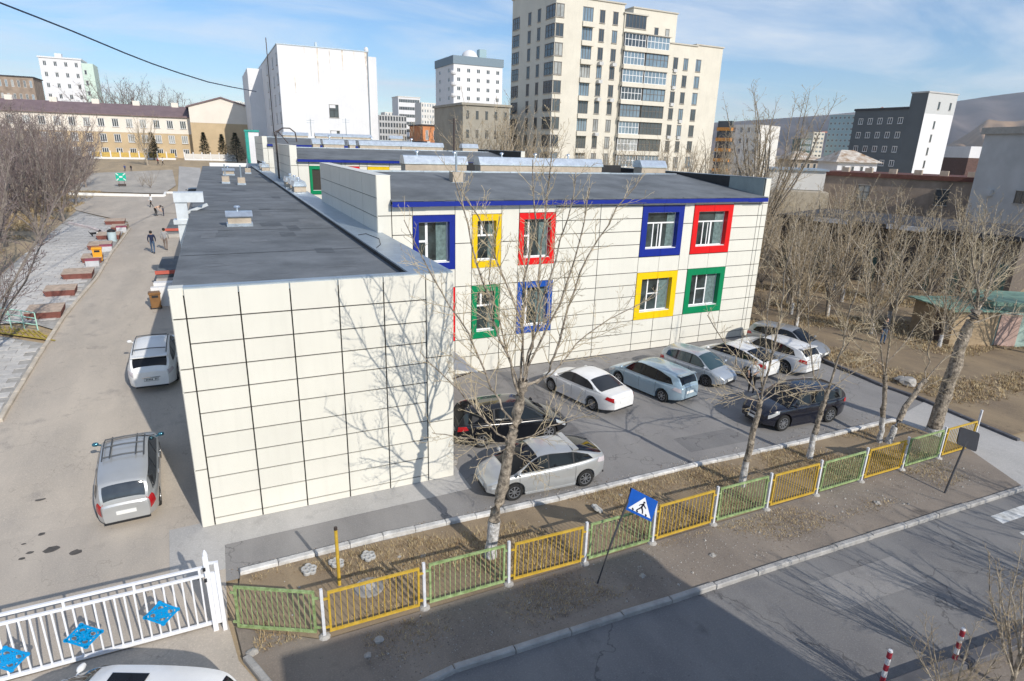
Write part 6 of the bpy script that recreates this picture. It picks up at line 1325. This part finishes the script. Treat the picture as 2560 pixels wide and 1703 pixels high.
# tan tread strip with yellow chain markings below the railing
Q = [GT('e',*a) for a in ((0,1312),(300,1352),(410,1372),(390,1420),(0,1365))]
ts = poly_sheet('ramp_strip', [(q.x,q.y) for q in Q]+[(Q[4].x-1.5,Q[4].y),(Q[0].x-1.5,Q[0].y)], .035, M('strip_tan', (.42,.31,.18), .9, .15, 3))
ych = M('paint_ochre', (.40,.31,.06), .8, .2, 5)
for i in range(9):
    u = i/8; a = Q[0]*(1-u)+Q[1]*u; b = Q[4]*(1-u)+Q[3]*u; a2 = a+(Q[1]-Q[0])*.11; m = MB()
    zz = lambda v: Vector((v.x, v.y, zg(v.x, v.y)+.075))
    m.bar(zz(a), zz(b), .06, .05); m.bar(zz(a*.5+b*.5), zz(a2*.5+b*.5+(Q[3]-Q[4])*.02), .06, .045); m.bar(zz(b), zz(b+(Q[3]-Q[4])*.11), .06, .04); m.build('chain_link', ych, ts)
p = GT('a',845,1290); nb_ = thing('green_notice', 'green and white square notice board on the slope', 'sign', p); nb_.scale = (.62,.62,.62)
for x in (-.6,.6): MB().bar((x,0,-.1),(x,0,2.2),.08).build('leg', steel_d, nb_)
MB().box(-1.1,1.1,-.06,0,1.5,3.4).build('board', M('notice_green', (.0,.42,.28), .5, .06), nb_); m = MB()
m.box(-.35,.35,-.075,-.062,2.25,2.65)
for sx_ in (-1,1):
    for sz_ in (-1,1): m.bar((sx_*.5,-.07,2.45+sz_*.4),(sx_*1.0,-.07,2.45+sz_*.85),.22,.016,up=(0,1,0))
m.build('white_marks', wht, nb_); MB().box(-.9,.9,-.1,0,.2,.75).build('lower_board', steel_d, nb_)
# garden fence before the ochre school
fy = M('fence_ochre', (.55,.38,.10), .8, .15, 2)
A = GT('a',720,1085); B = GT('a',1600,1105)
for side, (A, B, n, lb) in enumerate(((Vector((-24.,158,5.9)),Vector((-6.6,158,5.9)),9,'ochre and white garden fence before the ochre school'),(Vector((-4.6,158,5.9)),Vector((7.,157,5.9)),6,'low pale fence running to the broad conifer'))):
    t = thing('garden_fence', lb, 'fence', A, math.atan2(B.y-A.y, B.x-A.x)); ln = (B-A).length
    for i in range(n): MB().box(i*ln/n+.15,(i+1)*ln/n-.15,-.03,.03,.45,1.5).build('panel', fy if side == 0 else pale, t); MB().box(i*ln/n-.12,i*ln/n+.12,-.12,.12,-.2,1.9).build('post', wht, t)
    MB().box(0,ln,-.1,.1,-.2,.4).build('plinth', wht, t)
# overhead cable crossing the sky
cab = [(-140,-62),(0,7),(90,42),(181,78),(248,106),(315,134),(382,160),(449,183),(520,205),(580,218),(640,229)]
Bp = FY(648,112,229); A3 = Vector((CAM.x-9., CAM.y+5.5, 0)); dd = (Bp-A3); nv = Vector((-dd.y, dd.x, 0)); pts = []
for x, y in cab:
    v = ray('F', x, y); pts.append(CAM+v*((A3-CAM).dot(nv)/v.dot(nv)))
o = thing('overhead_cable', 'dark overhead cable sagging across the sky to the white block', 'cable', pts[0]); MB().tube([p-pts[0] for p in pts], [.012+.0006*(p-CAM).length for p in pts], 6).build('strand', M('cable_blue', (.02,.04,.09), .6, 0), o)
# dry grass, leaf litter
def tufts(name, regions, n, h, mats, seed, w=.012):
    r = random.Random(seed); m = MB()
    for k in range(n):
        f = regions[r.randrange(len(regions))]; x, y = f(r); 
        if x is None: continue
        z = zg(x, y)+.0; c = Vector((x, y, z)); mi = r.randrange(len(mats))
        for b in range(3):
            a = r.uniform(0, 6.283); d = Vector((math.cos(a), math.sin(a), 0)); s = Vector((-d.y, d.x, 0))*w*r.uniform(.6,1.4); q = c+d*r.uniform(0,.06); e = q+d*h*r.uniform(.3,1.)+Vector((0,0,h*r.uniform(.3,1.)))
            m.add([q-s, q+s, e], [(0,1,2)], mi)
    return tag(m.build(name, mats), kind='stuff')
gm = [M('dry_grass', (.42,.31,.16), .9, .25, 3.), M('dry_grass_pale', (.50,.40,.24), .9, .2, 3.), M('dry_grass_brown', (.26,.18,.10), .9, .3, 3.)]
def clump(x0, x1, y0, y1, zo=.03, thr=.0, f=.9):
    def fn(r):
        for _ in range(12):
            x, y = r.uniform(x0, x1), r.uniform(y0, y1); v = math.sin(x*f*1.7+1)+math.sin(y*f*2.3+x*f*.6)+math.sin((x+y)*f*.9)
            if v > thr+r.uniform(-.8,.8): return x, y
        return None, None
    return fn
tag(tufts('strip_grass', [clump(1.2,28,-5.8,-2.95,thr=-.2)], 12000, .15, gm, 1), 'dry tawny grass covering the planting strip', 'grass')
tag(tufts('verge_grass', [clump(3.5,27,-7.6,-6.2,thr=.5)], 3800, .10, gm, 2), 'thin dry grass and leaf litter on the verge', 'grass')
tag(tufts('east_grass', [clump(32.8,58,-4,22,thr=.6,f=.45)], 15000, .2, gm, 3, .018), 'straw coloured grass in the eastern yard', 'grass')
tag(tufts('west_grass', [clump(-26,-13.5,16,90,thr=-.3,f=.4)], 16000, .28, gm, 4, .025), 'straw coloured grass under the western thicket', 'grass')
tag(tufts('leaf_litter', [clump(1.2,27,-7.8,-3.,thr=-.6)], 5000, .045, [gm[2], M('leaf_brown', (.20,.12,.06), .9, .3, 3.)], 5, .022), 'brown leaf litter scattered along the fence', 'leaves')

# gravel on the soil, stains and repairs on the asphalt
r_ = random.Random(9); m = MB()
for k in range(5200):
    if k % 3: x, y = r_.uniform(3.4,27), r_.uniform(-7.9,-6.1); z = .03
    else: x, y = r_.uniform(1.2,28), r_.uniform(-5.7,-3.0); z = .035
    if k % 9 == 0: x, y, z = r_.uniform(-7,28), r_.uniform(-2.55,-2.3), .012
    s_ = r_.uniform(.008,.03)*(1 if k % 40 else 2); a_ = r_.uniform(0,6.28); c_, d_ = math.cos(a_)*s_, math.sin(a_)*s_
    m.add([(x+c_,y+d_,z-.01),(x-d_,y+c_,z-.01),(x-c_,y-d_,z-.01),(x+d_,y-c_,z-.01),(x+c_*.2,y,z+s_*.8)], [(0,1,4),(1,2,4),(2,3,4),(3,0,4)], k % 2)
tag(m.build('gravel', [stn, M('gravel_brown', (.20,.165,.13), .9, .3, 5)]), 'small gravel strewn over the soil and kerb edge', 'gravel', kind='stuff')
yp = bpy.data.objects['yard_pavement']; oil = M('oil_stain', (.10,.09,.08), .7, .3, 4); pp_ = bpy.data.objects['parking_pavement']; rd_ = bpy.data.objects['road']
for zn_, x, y, s_ in (('g',430,420,.20),('g',640,440,.16),('g',250,445,.09),('g',185,495,.085),('g',350,288,.1),('g',198,372,.06),('f',270,1330,.14)):
    c = G(zn_, x, y); MB().add([(c.x+s_*math.cos(t*.524)*r_.uniform(.75,1.2), c.y+.8*s_*math.sin(t*.524)*r_.uniform(.75,1.2), zg(c.x,c.y)+.004) for t in range(12)], [tuple(range(12))]).build('oil_stain', oil, yp)
for par, pts, z, mt in ((pp_,[(17.4,-1.9),(20.6,-2.05),(20.5,-.8),(17.5,-.7)],.0075,asph_r),(rd_,[(15.2,-9.2),(18.7,-9.35),(18.5,-10.5),(15.1,-10.3)],-.031,asph_p),(rd_,[(7.,-9.6),(8.,-9.6),(7.8,-11.8),(6.8,-11.8)],-.031,asph_p),(pp_,[(12.9,-.2),(14.1,-.3),(15.0,8.9),(13.9,9.)],.0075,asph_r)):
    MB().add([(x,y,z) for x, y in pts], [tuple(range(4)) if (pts[1][0]-pts[0][0])*(pts[2][1]-pts[0][1])-(pts[1][1]-pts[0][1])*(pts[2][0]-pts[0][0]) > 0 else tuple(reversed(range(4)))]).build('asphalt_patch', mt, par)
# the air: faint even haze that greys the hills
hz = MB().box(-6000,6000,-120,6200,-4,560).build('haze', M('haze_dummy', (1,1,1), 1, 0)); hz['kind'] = 'stuff'; hz['label'] = 'faint blue haze over the town'
hm = bpy.data.materials.new('haze_air'); hm.use_nodes = True; t_ = hm.node_tree; t_.nodes.clear(); o_ = t_.nodes.new('ShaderNodeOutputMaterial'); v_ = t_.nodes.new('ShaderNodeVolumePrincipled')
v_.inputs['Color'].default_value = (.80,.88,1.,1); v_.inputs['Density'].default_value = .00010; v_.inputs['Anisotropy'].default_value = .2; t_.links.new(v_.outputs[0], o_.inputs['Volume']); hz.data.materials.clear(); hz.data.materials.append(hm)
SC.cycles.volume_bounces = 0
